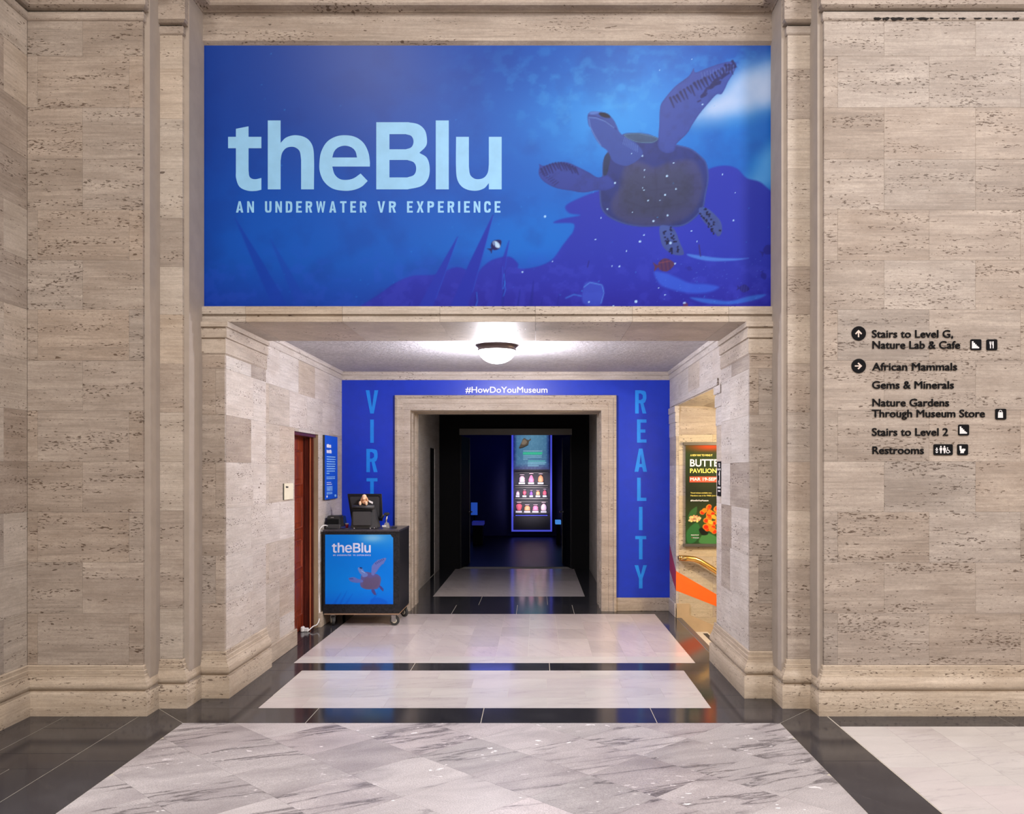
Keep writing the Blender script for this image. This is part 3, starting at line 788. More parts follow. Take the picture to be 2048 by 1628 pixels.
tag(box('baseboard_alcove_right', XA - 0.016, XA, YD1, YW - 0.022, 0, 0.157, M['trav_a'], None, 0.003), 'short stone plinth between the stairs and the cobalt wall', 'baseboard', None, 'structure')
arch = [(DO, YW), (DO, YW - 0.050), (DO - 0.008, YW - 0.055), (DO - 0.03, YW - 0.055), (DO - 0.036, YW - 0.045), (DO - 0.046, YW - 0.040), (0.085, YW - 0.036), (0.082, YW - 0.030), (0.012, YW - 0.028), (0.0, YW - 0.02), (0.0, YW + 0.10),
        (0.014, YW + 0.105), (0.014, YW + 0.20), (-0.004, YW + 0.205), (-0.004, YW + 0.34), (0.012, YW + 0.345), (0.012, YW + 0.47), (-0.006, YW + 0.475), (-0.006, 10.92), (0.04, 10.94)]
tag(sweep('trim_8', [(-DX, 0), (-DX, DZ), (DX, DZ), (DX, 0)], arch, M['trav_s'], None, 1, True, zpath=True), 'moulded pale stone architrave around the dark doorway', 'trim', None, 'structure')

# alcove ceiling
tag(box('ceiling', -XA - 0.2, XA + 0.2, YE - 0.05, YW + 0.02, 2.820, 2.90, M['plaster']), 'stippled grey plaster ceiling of the alcove', 'ceiling', None, 'structure')

# ------------------------------------------------------------------ the rest of the hall (seen only in reflections and side views)
tag(box('ceiling', -7.4, 7.4, -5.4, 6.9, 7.9, 8.0, simple('hall_ceiling', (0.50, 0.45, 0.40, 1), 0.9)), 'high plain ceiling of the hall', 'ceiling', None, 'structure')
hallm = travertine('travertine_hall', (0.40, 0.33, 0.27), (0.52, 0.44, 0.36), 0.5)
for nm, b in (('wall_hall_left', (-7.4, -7.1, -5.4, 6.4)), ('wall_hall_right', (6.7, 7.0, -5.4, 6.9))):
    tag(box(nm, *b, 0, 7.9, hallm), 'plain travertine side wall of the hall, %s' % nm[10:], 'wall', None, 'structure')
tag(box('wall_hall_rear', -7.1, 6.7, -5.4, -5.1, 0, 7.9, hallm), 'plain travertine wall behind the viewer', 'wall', None, 'structure')
tag(box('wall_hall_upper', -7.1, 6.7, 6.5, 6.8, 5.6, 7.9, hallm), 'upper travertine wall over the entablature', 'wall', None, 'structure')
tag(box('wall_hall_far', -7.1, -3.93, 6.0, 6.3, 0, 5.6, hallm), 'travertine wall beyond the left pier', 'wall', None, 'structure')

# ------------------------------------------------------------------ floors
def clip_poly(P, x0, x1, y0, y1):
    def cl(P, f, inter):
        out = []
        for i in range(len(P)):
            a, b = P[i - 1], P[i]; fa, fb = f(a), f(b)
            if fb:
                if not fa: out.append(inter(a, b))
                out.append(b)
            elif fa: out.append(inter(a, b))
        return out
    def ix(v): return lambda a, b: (v, a[1] + (b[1] - a[1]) * (v - a[0]) / (b[0] - a[0]))
    def iy(v): return lambda a, b: (a[0] + (b[0] - a[0]) * (v - a[1]) / (b[1] - a[1]), v)
    for f, it in ((lambda p: p[0] >= x0, ix(x0)), (lambda p: p[0] <= x1, ix(x1)), (lambda p: p[1] >= y0, iy(y0)), (lambda p: p[1] <= y1, iy(y1))):
        if len(P) < 3: return []
        P = cl(P, f, it)
    return P
def poly_area(P): return abs(sum(P[i - 1][0] * P[i][1] - P[i][0] * P[i - 1][1] for i in range(len(P)))) / 2
def tile(parent, P, mat, g=0.0006, name='tile', z=0.0, t=0.012):
    if len(P) < 3 or poly_area(P) < 0.0008: return
    c = (sum(p[0] for p in P) / len(P), sum(p[1] for p in P) / len(P))
    def ins(P, d):
        out = []; n = len(P); s = 1 if sum(P[i - 1][0] * P[i][1] - P[i][0] * P[i - 1][1] for i in range(n)) > 0 else -1
        for i in range(n):
            a, b, c_ = P[i - 1], P[i], P[(i + 1) % n]
            def nr(p, q):
                dx, dy = q[0] - p[0], q[1] - p[1]; L = math.hypot(dx, dy) or 1e-9; return (-dy / L * s, dx / L * s)
            n1, n2 = nr(a, b), nr(b, c_); k = 1 + n1[0] * n2[0] + n1[1] * n2[1]; k = max(k, 0.3)
            out.append((b[0] + (n1[0] + n2[0]) / k * d, b[1] + (n1[1] + n2[1]) / k * d))
        return out
    Q = []
    for p in P:
        if not Q or math.hypot(p[0] - Q[-1][0], p[1] - Q[-1][1]) > 1e-4: Q.append(p)
    if len(Q) > 2 and math.hypot(Q[0][0] - Q[-1][0], Q[0][1] - Q[-1][1]) < 1e-4: Q.pop()
    if len(Q) < 3: return
    A = ins(Q, g); n = len(A)
    V = [(x, y, z - t) for x, y in A] + [(x, y, z) for x, y in A]
    Fc = [tuple(range(n, 2 * n)), tuple(range(n - 1, -1, -1))] + [(i, (i + 1) % n, (i + 1) % n + n, i + n) for i in range(n)]
    bm = bmesh.new(); vs = [bm.verts.new(v) for v in V]
    for f in Fc: bm.faces.new([vs[i] for i in f])
    return from_bm(name, bm, mat, parent)
def rect(x0, x1, y0, y1): return [(x0, y0), (x1, y0), (x1, y1), (x0, y1)]
def bed(name, x0, x1, y0, y1, label):
    return tag(box(name, x0, x1, y0, y1, -0.05, -0.0016, M['grout']), label, 'floor', None, 'structure')
YN = 1.2
fl = bed('floor', -7.1, 6.7, -5.1, 6.40, 'marble floor of the hall with black bands')
# diagonal field
sp = 0.6445; D0 = 2.79
for i in range(-8, 12):
    for j in range(-8, 12):
        a, b = D0 + i * sp, D0 + j * sp      # x+y = a.., y-x = b..
        def pt(s_, d_): return ((s_ - d_) / 2, (s_ + d_) / 2)
        P = [pt(a, b), pt(a + sp, b), pt(a + sp, b + sp), pt(a, b + sp)]
        P = clip_poly(P, -1.955, 1.955, YN, 5.696)
        tile(fl, P, M['slab'])
for nx in range(7):        # white field on the right
    x0 = 2.32 + 0.2875 * nx; off = 5.127 - (0.285 if nx % 2 == 0 else 0.0)
    ys = [5.618] + [off - 0.57 * k for k in range(-1, 8)]
    ys = sorted({round(y, 3) for y in ys if YN < y <= 5.618} | {YN}, reverse=True)
    for k in range(len(ys) - 1):
        tile(fl, rect(x0, x0 + 0.2875, ys[k + 1], ys[k]), M['white'])
G = 0.0024
BT = lambda *r, par=None: tile(par or fl, rect(*r), M['black'], G, 'black_tile')
# bands
for x0, x1 in ((-1.93, -1.154), (-1.154, -0.005), (-0.005, 1.151), (1.151, 1.93)):
    if x0 == -1.93: tile(fl, [(-1.955, 5.696), (-1.154, 5.696), (-1.154, 6.057), (-1.90, 6.057), (-2.06, 6.057), (-2.26, 6.04)], M['black'], G, 'black_tile')
    elif x1 == 1.93: tile(fl, [(1.151, 5.696), (1.955, 5.696), (2.26, 6.04), (2.06, 6.057), (1.151, 6.057)], M['black'], G, 'black_tile')
    else: BT(x0, x1, 5.696, 6.057)
for s_ in (-1, 1):
    def ps(P): return [(s_ * x, y) for x, y in P]
    tile(fl, ps([(1.955, 5.696), (1.955, 4.95), (2.315, 4.95), (2.315, 5.85), (2.26, 6.04)]), M['black'], G, 'black_tile')
    BT(*sorted((s_ * 1.955, s_ * 2.315)), 3.55, 4.95)
    BT(*sorted((s_ * 1.955, s_ * 2.315)), 2.3, 3.55)
    BT(*sorted((s_ * 1.955, s_ * 2.315)), YN, 2.3)
BT(2.32, 3.462, 5.618, 5.86); BT(3.462, 4.6, 5.618, 5.86)
for a, b, c, d in ((-2.81, -2.315, 5.58, 5.86), (-2.81, -2.315, 5.08, 5.58), (-2.81, -2.315, 4.817, 5.08), (-2.56, -2.315, 3.9, 4.817), (-2.81, -2.56, 3.9, 4.817), (-2.81, -2.315, 3.0, 3.9), (-2.81, -2.315, 2.0, 3.0), (-2.81, -2.315, YN, 2.0),
                   (-3.05, -2.81, 5.08, 5.86), (-3.05, -2.81, 3.8, 5.08), (-3.6, -2.81, 2.6, 3.8), (-3.6, -2.81, YN, 2.6)):
    BT(a, b, c, d)
for s_ in (-1, 1):
    tile(fl, [(s_ * x, y) for x, y in ((1.577, 6.057), (2.26, 6.057), (2.26, 6.40), (1.577, 6.40))], M['black'], 0, 'black_tile')
# alcove floor
fa = bed('floor', -2.15, 1.936, 6.401, 10.05, 'polished alcove floor of two white fields framed in black')
for x0, x1 in ((-1.92, -0.681), (-0.681, 0.471), (0.471, 1.92)): BT(x0, x1, 7.195, 7.477, par=fa)
BT(-1.95, -1.577, 6.40, 7.195, par=fa); BT(1.577, 1.95, 6.40, 7.195, par=fa)
BT(-2.1, -1.725, 7.477, 8.75, par=fa); BT(-2.1, -1.725, 8.75, 10.04, par=fa)
BT(1.725, 1.935, 7.477, 8.75, par=fa); BT(1.725, 1.935, 8.75, 10.04, par=fa)
rows = [6.057, 6.338, 6.615, 6.91, 7.195]
for r_ in range(4):
    offx = -1.284 if r_ in (0, 2) else -1.0
    xs = [-1.577] + [offx + 0.574 * k for k in range(-1, 7)] + [1.577]
    xs = sorted(x for x in xs if -1.577 <= x <= 1.577)
    for k in range(len(xs) - 1):
        if xs[k + 1] - xs[k] > 0.02: tile(fa, rect(xs[k], xs[k + 1], rows[r_], rows[r_ + 1]), M['white'])
for c_ in range(12):
    x0 = -1.725 + 0.2875 * c_; x1 = x0 + 0.2875
    if c_ % 2 == 0: tile(fa, rect(x0, x1 + 0.2875, 7.477, 7.74), M['white'])
    off = 7.74 + random.uniform(0.15, 0.55)
    ys = [7.74, off, off + 0.53, off + 1.06, off + 1.59, 10.04]
    for k in range(5):
        if ys[k + 1] - ys[k] > 0.04 and ys[k] < 10.04: tile(fa, rect(x0, x1, ys[k], min(ys[k + 1], 10.04)), M['white_p'])
# corridor floor
fc_ = bed('floor', -1.6, 1.6, 10.05, 15.0, 'dark corridor floor with a white threshold panel')
blk2 = M['black']
for (x0, x1) in ((-1.93, -0.62), (-0.62, 0.13), (0.13, 0.80), (0.80, 1.93)):
    tile(fc_, rect(x0, x1, 10.04, 10.72), blk2, G, 'black_tile')
for (x0, x1) in ((-1.27, -0.35), (-0.35, 0.5), (0.5, 1.26)):
    tile(fc_, rect(x0, x1, 10.72, 11.44), blk2, G, 'black_tile')
for k in range(3):
    tile(fc_, rect(-1.27, -0.996, 11.44 + k * 1.12, 12.56 + k * 1.12), blk2, G, 'black_tile')
    tile(fc_, rect(0.996, 1.26, 11.44 + k * 1.12, 12.56 + k * 1.12), blk2, G, 'black_tile')
for i in range(3):
    for j in range(4):
        tile(fc_, rect(-0.996 + i * 0.664, -0.996 + (i + 1) * 0.664, 11.44 + j * 0.81, 11.44 + (j + 1) * 0.81), M['white_p'], 0.0004)
tag(box('floor', -4, 4, 15.0, 23, -0.05, 0, simple('gallery_floor', (0.003, 0.003, 0.004, 1), 0.34, 0, 0.16)), 'glossy black floor of the dark gallery', 'floor', None, 'structure')

# ------------------------------------------------------------------ corridor + dark gallery
cm = travertine('travertine_corridor', (0.46, 0.43, 0.41), (0.58, 0.55, 0.53), 0.3, 0.04)
wc = wall_empty('wall_corridor_left', (-1.27, 12.8, 0), 'grey corridor wall with a black side doorway')
box('facing', -1.47, -1.272, 10.92, 13.40, 0, 2.75, cm, wc); box('facing', -1.47, -1.272, 14.02, 14.68, 0, 2.75, cm, wc)
box('facing', -1.47, -1.272, 13.40, 14.02, 2.01, 2.75, cm, wc)
tag(box('door_4', -1.46, -1.285, 13.38, 14.04, 0, 2.02, M['blackpaint']), 'dark recessed side door in the corridor', 'door', None, 'structure')
tag(box('wall_corridor_right', 1.255, 1.45, 10.92, 14.68, 0, 2.75, cm), 'plain grey corridor wall on the right', 'wall', None, 'structure')
tag(box('ceiling', -1.47, 1.45, 10.90, 14.9, 2.60, 2.7, M['blackpaint']), 'black corridor ceiling', 'ceiling', None, 'structure')
we = wall_empty('wall_corridor_end', (0, 14.68, 0), 'black wall framing the open double doors')
box('panel', -1.272, -0.93, 14.66, 14.9, 0, 2.60, M['blackpaint'], we); box('panel', 0.96, 1.255, 14.66, 14.9, 0, 2.60, M['blackpaint'], we)
box('panel', -0.93, 0.96, 14.66, 14.9, 2.36, 2.60, M['blackpaint'], we)
tag(box('trim_9', -0.93, 0.96, 14.60, 14.72, 2.257, 2.36, M['rail_grey']), 'grey head frame over the double doors', 'trim', None, 'structure')
for s_, nm in ((-1, 'left'), (1, 'right')):
    x0 = s_ * 0.92 + 0.015; x1 = s_ * 0.825
    d = empty('door_' + ('2' if s_ < 0 else '3'), (x0, 14.72, 0), 'black %s leaf of the double doors, swung open into the gallery' % nm, 'door', None, 'structure')
    th = 0.045 * s_
    prism('leaf', [(x0, 14.72), (x1, 15.52), (x1 + th, 15.52), (x0 + th, 14.72)], 0.01, 2.24, M['blackdoor'], d, 'Z')
    prism('painted_lit_edge', [(x1 - 0.004 * s_, 15.515), (x1 - 0.004 * s_, 15.53), (x1 + th, 15.53), (x1 + th, 15.515)], 0.01, 2.24, M['rail_grey'], d, 'Z')  # paler strip stands in for light catching the leaf's edge
    xm = x0 + (x1 - x0) * 0.86; ym = 14.72 + 0.8 * 0.86
    tube('lever_handle', [(xm + 0.0 * s_, ym, 0.93), (xm - 0.055 * s_, ym, 0.93), (xm - 0.06 * s_, ym - 0.03, 0.93), (xm - 0.06 * s_, ym - 0.12, 0.925)], 0.011, M['chrome'], d)
    lathe('push_plate', [(0.001, 0.0), (0.03, 0.0), (0.03, 0.01), (0.001, 0.012)], ym, 0.93, M['chrome'], d, 20, 'X').location.x += xm - 0.008 * s_
for nm, b in (('wall_gallery_back', (-4, 4, 22.2, 22.4)), ('wall_gallery_left', (-4.1, -4, 14.9, 22.4)), ('wall_gallery_right', (4, 4.1, 14.9, 22.4))):
    tag(box(nm, *b, 0, 3.4, M['navy'] if 'back' in nm else M['blackpaint']), 'dark painted gallery wall, %s' % nm[13:], 'wall', None, 'structure')
tag(box('ceiling', -4, 4, 14.9, 22.4, 3.4, 3.5, M['blackpaint']), 'black gallery ceiling', 'ceiling', None, 'structure')
tag(box('wall_gallery_front', -4, -0.93, 14.9, 15.0, 0, 3.4, M['blackpaint']), 'black gallery wall left of the double doors', 'wall', None, 'structure')
tag(box('wall_gallery_front', 0.96, 4, 14.9, 15.0, 0, 3.4, M['blackpaint']), 'black gallery wall right of the double doors', 'wall', None, 'structure')
tag(box('wall_gallery_front', -0.93, 0.96, 14.9, 15.0, 2.36, 3.4, M['blackpaint']), 'black gallery wall above the double doors', 'wall', None, 'structure')
l = area('gallery_light', (-0.8, 21.0, 3.3), (math.radians(-20), 0, 0), 1.2, 0.5, 9, (0.15, 0.2, 1.0))

# exhibit case
YC = 21.75
ec = empty('display_case', W(1063, 1063, YC), 'tall lit display case with a blue panel over three shelves of specimens', 'display case')
def cb(name, x0, x1, y0, y1, d0, d1, mat, par=ec, **k):
    a = W(x0, y1, YC); b = W(x1, y0, YC); return box(name, a[0], b[0], YC + d0, YC + d1, a[2], b[2], mat, par, **k)
cb('cabinet', 1023, 1104, 845, 1063, 0.14, 0.42, M['case_back'])
cb('edge_light', 1023, 1026.5, 845, 1063, -0.02, 0.16, M['blue_trim']); cb('edge_light', 1100.8, 1104, 845, 1063, -0.02, 0.16, M['blue_trim'])
cb('edge_light', 1026.5, 1100.8, 1060, 1063, -0.02, 0.16, M['blue_trim']); cb('edge_light', 1031, 1095, 1030.5, 1032, 0.10, 0.14, M['blue_trim'])
cb('plinth', 1026.5, 1100.8, 1033, 1060, 0.02, 0.14, M['case_back'])
cv = Cv(1027, 1099, 846, 939, 0.5)
cv.C[:] = np.array([52, 92, 122]) / 255.0
cv.glow(1063, 880, 34, 48, (98, 148, 172), 0.8)
edge = np.clip(1 - np.minimum.reduce([(cv.X - 1027) / 7, (1099 - cv.X) / 7, (939 - cv.Y) / 12]), 0, 1)
cv.blend(edge * 0.85, (10, 16, 70)); cv.blend(np.clip((vnoise(cv.X, cv.Y, 3, 5, 3) - .5) * .5, 0, .3), (150, 190, 200))
cv.poly([(1038, 895), (1040, 891), (1043, 885), (1046, 878), (1050, 876.5), (1053, 879), (1058, 880), (1061, 877), (1061.5, 880), (1058, 883), (1057, 888), (1052, 892), (1044, 896), (1039, 897)], (84, 74, 62), 1, 0.8)
cv.poly([(1043, 888), (1046, 880), (1050, 879), (1054, 884), (1050, 889)], (148, 132, 108), 0.7, 2)
cv.line([(1039, 896), (1046, 895), (1056, 890)], 1.3, (20, 18, 16), 0.8)
rs = random.Random(3)
for y, x0, x1, c in ((902, 1047, 1084, (150, 190, 200)), (905.5, 1047, 1084, (60, 190, 140)), (908, 1047, 1083, (60, 190, 140)), (911.5, 1047, 1083, (130, 175, 190)), (914.5, 1047, 1083, (130, 175, 190)), (918, 1047, 1055, (140, 180, 190)),
                     (922, 1057, 1090, (90, 190, 170)), (925, 1056, 1092, (120, 175, 185)), (928, 1056, 1089, (120, 175, 185)), (931.5, 1056, 1077, (120, 175, 185))):
    x = x0
    while x < x1:
        L = rs.uniform(2, 6); cv.line([(x, y), (min(x + L, x1), y)], 1.5 if c[1] != 190 or c[0] != 60 else 2.6, c, 0.85, 0.7); x += L + 0.8
cv.mesh('graphic_panel', plane_map(YC + 0.13), M['print_lit'], ec)
for y0, y1 in ((945, 972), (975, 998), (1003, 1027)):
    cb('shelf_box', 1030, 1096, y0, y0 + 0.9, 0.0, 0.13, M['rail_grey']); cb('shelf_box', 1030, 1096, y1 - 1.5, y1, 0.0, 0.13, M['rail_grey'])
ln = area('case_light', W(1063, 950, YC - 0.9), (math.radians(88), 0, 0), 0.6, 1.0, 5.5, (1.0, 0.9, 1.0)); ln.data.spread = math.radians(70)
ln.parent = ec; ln.location = Vector(W(1063, 985, YC - 0.9)) - ec.location
spm = {k: simple('specimen_' + k, c, 0.6, emit=c, es=0.35) for k, c in (('pink', rgb(238, 150, 190)), ('peach', rgb(248, 178, 132)), ('rose', rgb(226, 104, 124)), ('violet', rgb(140, 96, 180)), ('ivory', rgb(250, 214, 226)))}
lab = simple('caption_card', (0.62, 0.6, 0.68, 1), 0.6, emit=(0.6, 0.58, 0.7, 1), es=0.35)
def jar(px, ybot, w_, h_, key, shape, label):
    e = empty('specimen', W(px, ybot, YC + 0.06), label, 'specimen', 'lit specimens on the shelves of the display case')
    k = YC / F; bm = bmesh.new(); rs = random.Random(int(px * 7))
    X, _, Z = W(px, ybot, YC); hw, hh = w_ * k / 2, h_ * k
    n = 9
    prof = {'bell': [1, 1, .95, .8, .6, .3], 'egg': [.8, 1, 1, .95, .75, .35], 'fan': [.5, .7, .9, 1, .95, .6], 'lump': [.9, 1, .85, .95, .8, .5]}[shape]
    bm_lathe(bm, [(0.001, Z)] + [(hw * p * rs.uniform(.94, 1.04), Z + hh * i / 5) for i, p in enumerate(prof)] + [(0.001, Z + hh * 1.03)], X, YC + 0.06, 14)
    from_bm('coral', bm, spm[key], e, True)
    bm = bmesh.new(); bm_lathe(bm, [(0.001, Z + hh * 1.22), (hw * .75, Z + hh * 1.22), (hw * .8, Z + hh * 1.30), (0.001, Z + hh * 1.31)], X, YC + 0.06, 14)
    from_bm('spot_lamp', bm, spm['ivory'], e)
    a = W(px - w_ * .55, ybot + 4.2, YC); b = W(px + w_ * .5, ybot + 0.7, YC)
    box('caption_card', a[0], b[0], YC - 0.015, YC - 0.005, a[2], b[2], lab, e)
for px, yb, w_, h_, key, sh, c in ((1044, 964, 12, 11.5, 'ivory', 'lump', 'white lumpy coral on the top shelf at left'), (1062.5, 964, 11, 13.5, 'pink', 'bell', 'pink cone shaped shell in the middle of the top shelf'), (1081.5, 964, 11, 13, 'peach', 'egg', 'peach egg shaped shell at the right of the top shelf'),
                                  (1035.5, 990, 7, 6, 'ivory', 'lump', 'small white shell first on the middle shelf'), (1049, 990, 7.5, 8, 'rose', 'fan', 'small rose coral second on the middle shelf'), (1062.5, 990, 6.5, 7.5, 'violet', 'bell', 'small violet coral in the middle of the middle shelf'),
                                  (1076, 990, 8.5, 7.5, 'peach', 'lump', 'small peach shell fourth on the middle shelf'), (1089.5, 990, 7.5, 9, 'rose', 'egg', 'small rose shell last on the middle shelf'),
                                  (1038, 1021, 12, 13, 'rose', 'fan', 'branching rose coral at the left of the bottom shelf'), (1054.5, 1021, 12, 9, 'peach', 'lump', 'broad peach coral second on the bottom shelf'), (1071, 1021, 12, 9, 'pink', 'lump', 'broad pink coral third on the bottom shelf'), (1087.5, 1021, 11, 13, 'ivory', 'egg', 'pale pink coral at the right of the bottom shelf')):
    jar(px, yb, w_, h_, key, sh, c)
# faint blue lit things in the gallery
scr = simple('blue_screen', (0.02, 0.1, 0.5, 1), 0.4, emit=(0.02, 0.10, 0.62, 1), es=0.5)
for px0, px1, y0, y1, lb, q in ((942, 955, 1005, 1030, 'dim blue information panel in the gallery behind the left door leaf', 21.5), ):
    t_ = empty('information_screen', W((px0 + px1) / 2, 1072, q), lb, 'panel')
    a = W(px0, y1, q); b = W(px1, y0, q)
    box('screen', a[0], b[0], q - 0.01, q, a[2], b[2], scr, t_); box('backing', a[0] - 0.01, b[0] + 0.01, q, q + 0.03, a[2] - 0.01, b[2] + 0.01, M['blackpaint'], t_)
    box('post', (a[0] + b[0]) / 2 - .02, (a[0] + b[0]) / 2 + .02, q + 0.03, q + 0.07, 0, a[2] + .2, M['blackpaint'], t_)
def table(px0, px1, y, q, lb, em):
    t_ = empty('display_plinth', W((px0 + px1) / 2, 1072, q), lb, 'plinth'); a = W(px0, y, q); b = W(px1, y, q)
    box('plinth_body', a[0] + .02, b[0] - .02, q, q + .4, 0, a[2] - 0.04, M['blackpaint'], t_)
    box('lit_top', a[0], b[0], q - .02, q + .42, a[2] - .04, a[2] + .04, em, t_)
table(944, 967, 1047, 19.5, 'low plinth with a dim blue lit top, left in the gallery', simple('dim_blue_top', (0.02, 0.03, 0.3, 1), 0.4, emit=(0.02, 0.03, 0.4, 1), es=0.28))
table(1111, 1122, 1045, 19.5, 'low plinth with a pale blue lit top, right in the gallery', simple('pale_blue_top', (0.1, 0.3, 0.6, 1), 0.4, emit=(0.06, 0.28, 0.8, 1), es=0.8))

# ------------------------------------------------------------------ stair well on the right
sw = wall_empty('wall_stairwell', (2.4, YD1, 0), 'warmly lit travertine wall of the stairwell')
clad(sw, '-y', YD1, XA + 0.031, 5.6, 0.0, 2.819, [2.35, 2.97, 3.59, 4.2], [2.66, 3.28, 3.9], M['trav_st'], M['trav_s'])
stone(sw, '-y', YD1, XA + 0.031, 5.6, -2.1, -0.36, M['trav_st']); stone(sw, '-y', YD1, XA + 0.031, 5.6, -0.36, -0.001, M['trav_st'])
prism('skirting', [(XA + 0.005, -0.002), (XA + 0.005, 0.157), (2.085, 0.157), (2.085, 0.030), (2.45, -0.125), (5.6, -1.60), (5.6, -2.1), (2.3, -2.1)], YD1 - 0.018, YD1 - 0.0005, simple('smooth_stair_stone', (0.47, 0.35, 0.22, 1), 0.5), sw, 'Y')
wn = wall_empty('wall_stairwell_near', (2.4, YD0, 0), 'near wall of the stairwell, hidden behind the right pier')
box('facing', XA + 0.25, 5.6, YD0 - 0.25, YD0 - 0.0, -2.1, 2.9, M['trav_st'], wn)
box('facing', XA + 0.0315, XA + 0.25, YD0 - 0.03, YD0 - 0.001, -2.1, LINT, M['trav_st'], wn)
tag(box('wall_stairwell_end', 5.6, 5.8, YD0 - 0.25, YD1 + 0.3, -2.1, 2.9, M['trav_st']), 'end wall at the foot of the stairs', 'wall', None, 'structure')
tag(prism('ceiling', [(XA + 0.30, LINT + 0.0), (5.6, LINT - 0.62), (5.6, LINT + 0.4), (XA + 0.30, LINT + 0.4)], YD0, YD1, M['trav_st'], None, 'Y'), 'sloping stone ceiling over the stairs', 'ceiling', None, 'structure')
st = empty('staircase', (2.3, 8.7, -0.16), 'marble stairs with dark grip strips going down to the right', 'stairs', None, 'structure')
box('nosing', 1.937, 1.999, YD0, YD1 - 0.02, -0.158, -0.0005, M['nosing'], st, 0.006)
for k in range(9):
    x0 = 2.0 + 0.29 * k; z = -0.159 * (k + 1)
    box('tread', x0, x0 + 0.29, YD0, YD1 - 0.02, z - 0.158, z, M['white'] if k else simple('white_tread', (0.66, 0.62, 0.55, 1), 0.4), st, 0.004)
    box('grip_strip', x0 + 0.215, x0 + 0.265, YD0 + 0.1, YD1 - 0.12, z - 0.001, z + 0.002, M['grip'], st)
# opening surround
os_ = [(0, 2.385), (0.014, 2.386), (0.014, 2.452), (0.006, 2.454), (0.006, 2.459), (0.0, 2.461)]
tag(box('trim_10', XA - 0.014, XA, YD0 - 0.09, YD1 + 0.30, 2.392, 2.455, M['trav_a'], None, 0.002), 'stone band over the stair opening', 'trim', None, 'structure')
for z0, z1, p in ((2.33, 2.381, 0.022), (2.20, 2.322, 0.012), (2.06, 2.194, 0.006)):
    pass
tag(sweep('trim_11', [(XA + 0.16, YD0), (XA, YD0), (XA, YE + 0.02)], [(0, 2.04), (0.006, 2.045), (0.006, 2.19), (0.002, 2.192), (0.002, 2.2), (0.013, 2.203), (0.013, 2.30), (0.007, 2.303), (0.007, 2.312), (0.022, 2.315), (0.022, 2.382), (0, 2.382)], M['trav_a'], None, -1), 'stepped stone cap at the near jamb of the stair opening', 'trim', None, 'structure')
tag(sweep('trim_12', [(XA, YW), (XA, YD1), (XA + 0.035, YD1)], [(0, 2.04), (0.005, 2.045), (0.005, 2.19), (0.001, 2.192), (0.001, 2.2), (0.010, 2.203), (0.010, 2.30), (0.005, 2.303), (0.005, 2.312), (0.016, 2.315), (0.016, 2.382), (0, 2.382)], M['trav_a'], None, -1), 'stepped stone cap at the far jamb of the stair opening', 'trim', None, 'structure')
# ribbon stripe
rb = empty('wall_stripe', (1.95, YD1 - 0.02, 0.4), 'orange and crimson vinyl stripe folding from the jamb down the stair wall', 'decal')
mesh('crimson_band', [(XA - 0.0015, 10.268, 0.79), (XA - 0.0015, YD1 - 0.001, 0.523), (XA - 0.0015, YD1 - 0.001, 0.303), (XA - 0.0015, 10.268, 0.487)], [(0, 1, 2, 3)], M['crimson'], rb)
xr = 5.2; sl = (0.258 - 0.523) / (2.395 - XA); sl2 = (0.123 - 0.303) / (2.395 - XA)
mesh('orange_band', [(XA, YD1 - 0.0015, 0.523), (xr, YD1 - 0.0015, 0.523 + sl * (xr - XA)), (xr, YD1 - 0.0015, 0.303 + sl2 * (xr - XA) - 0.3), (XA, YD1 - 0.0015, 0.303)][:2] + [(xr, YD1 - 0.0015, 0.303 + sl2 * (xr - XA) - 0.3), (2.395, YD1 - 0.0015, 0.123), (XA, YD1 - 0.0015, 0.303)], [(0, 1, 2, 3, 4)], M['orange'], rb)
# handrail
hr = empty('handrail', (2.1, YD1 - 0.09, 0.66), 'polished brass handrail on the stairwell wall', 'handrail')
yr = YD1 - 0.085
tube('rail', [(1.985, YD1 - 0.004, 0.672), (1.978, yr + 0.04, 0.676), (1.972, yr + 0.012, 0.678), (1.985, yr, 0.678), (2.06, yr, 0.674), (2.13, yr, 0.665), (2.19, yr, 0.642), (2.25, yr, 0.606), (2.40, yr, 0.512), (3.2, yr, 0.03), (4.8, yr, -0.93)], 0.031, M['brass'], hr, 18)
lathe('end_cap', [(0.001, 0), (0.034, 0), (0.034, 0.012), (0.001, 0.014)], yr, 0.677, M['brass'], hr, 20, 'X').location.x += 1.952
lathe('wall_flange', [(0.001, YD1 - 0.02), (0.038, YD1 - 0.02), (0.038, YD1 - 0.002), (0.001, YD1 - 0.001)], 2.62, 0.33, M['brass'], hr, 20, 'Y')

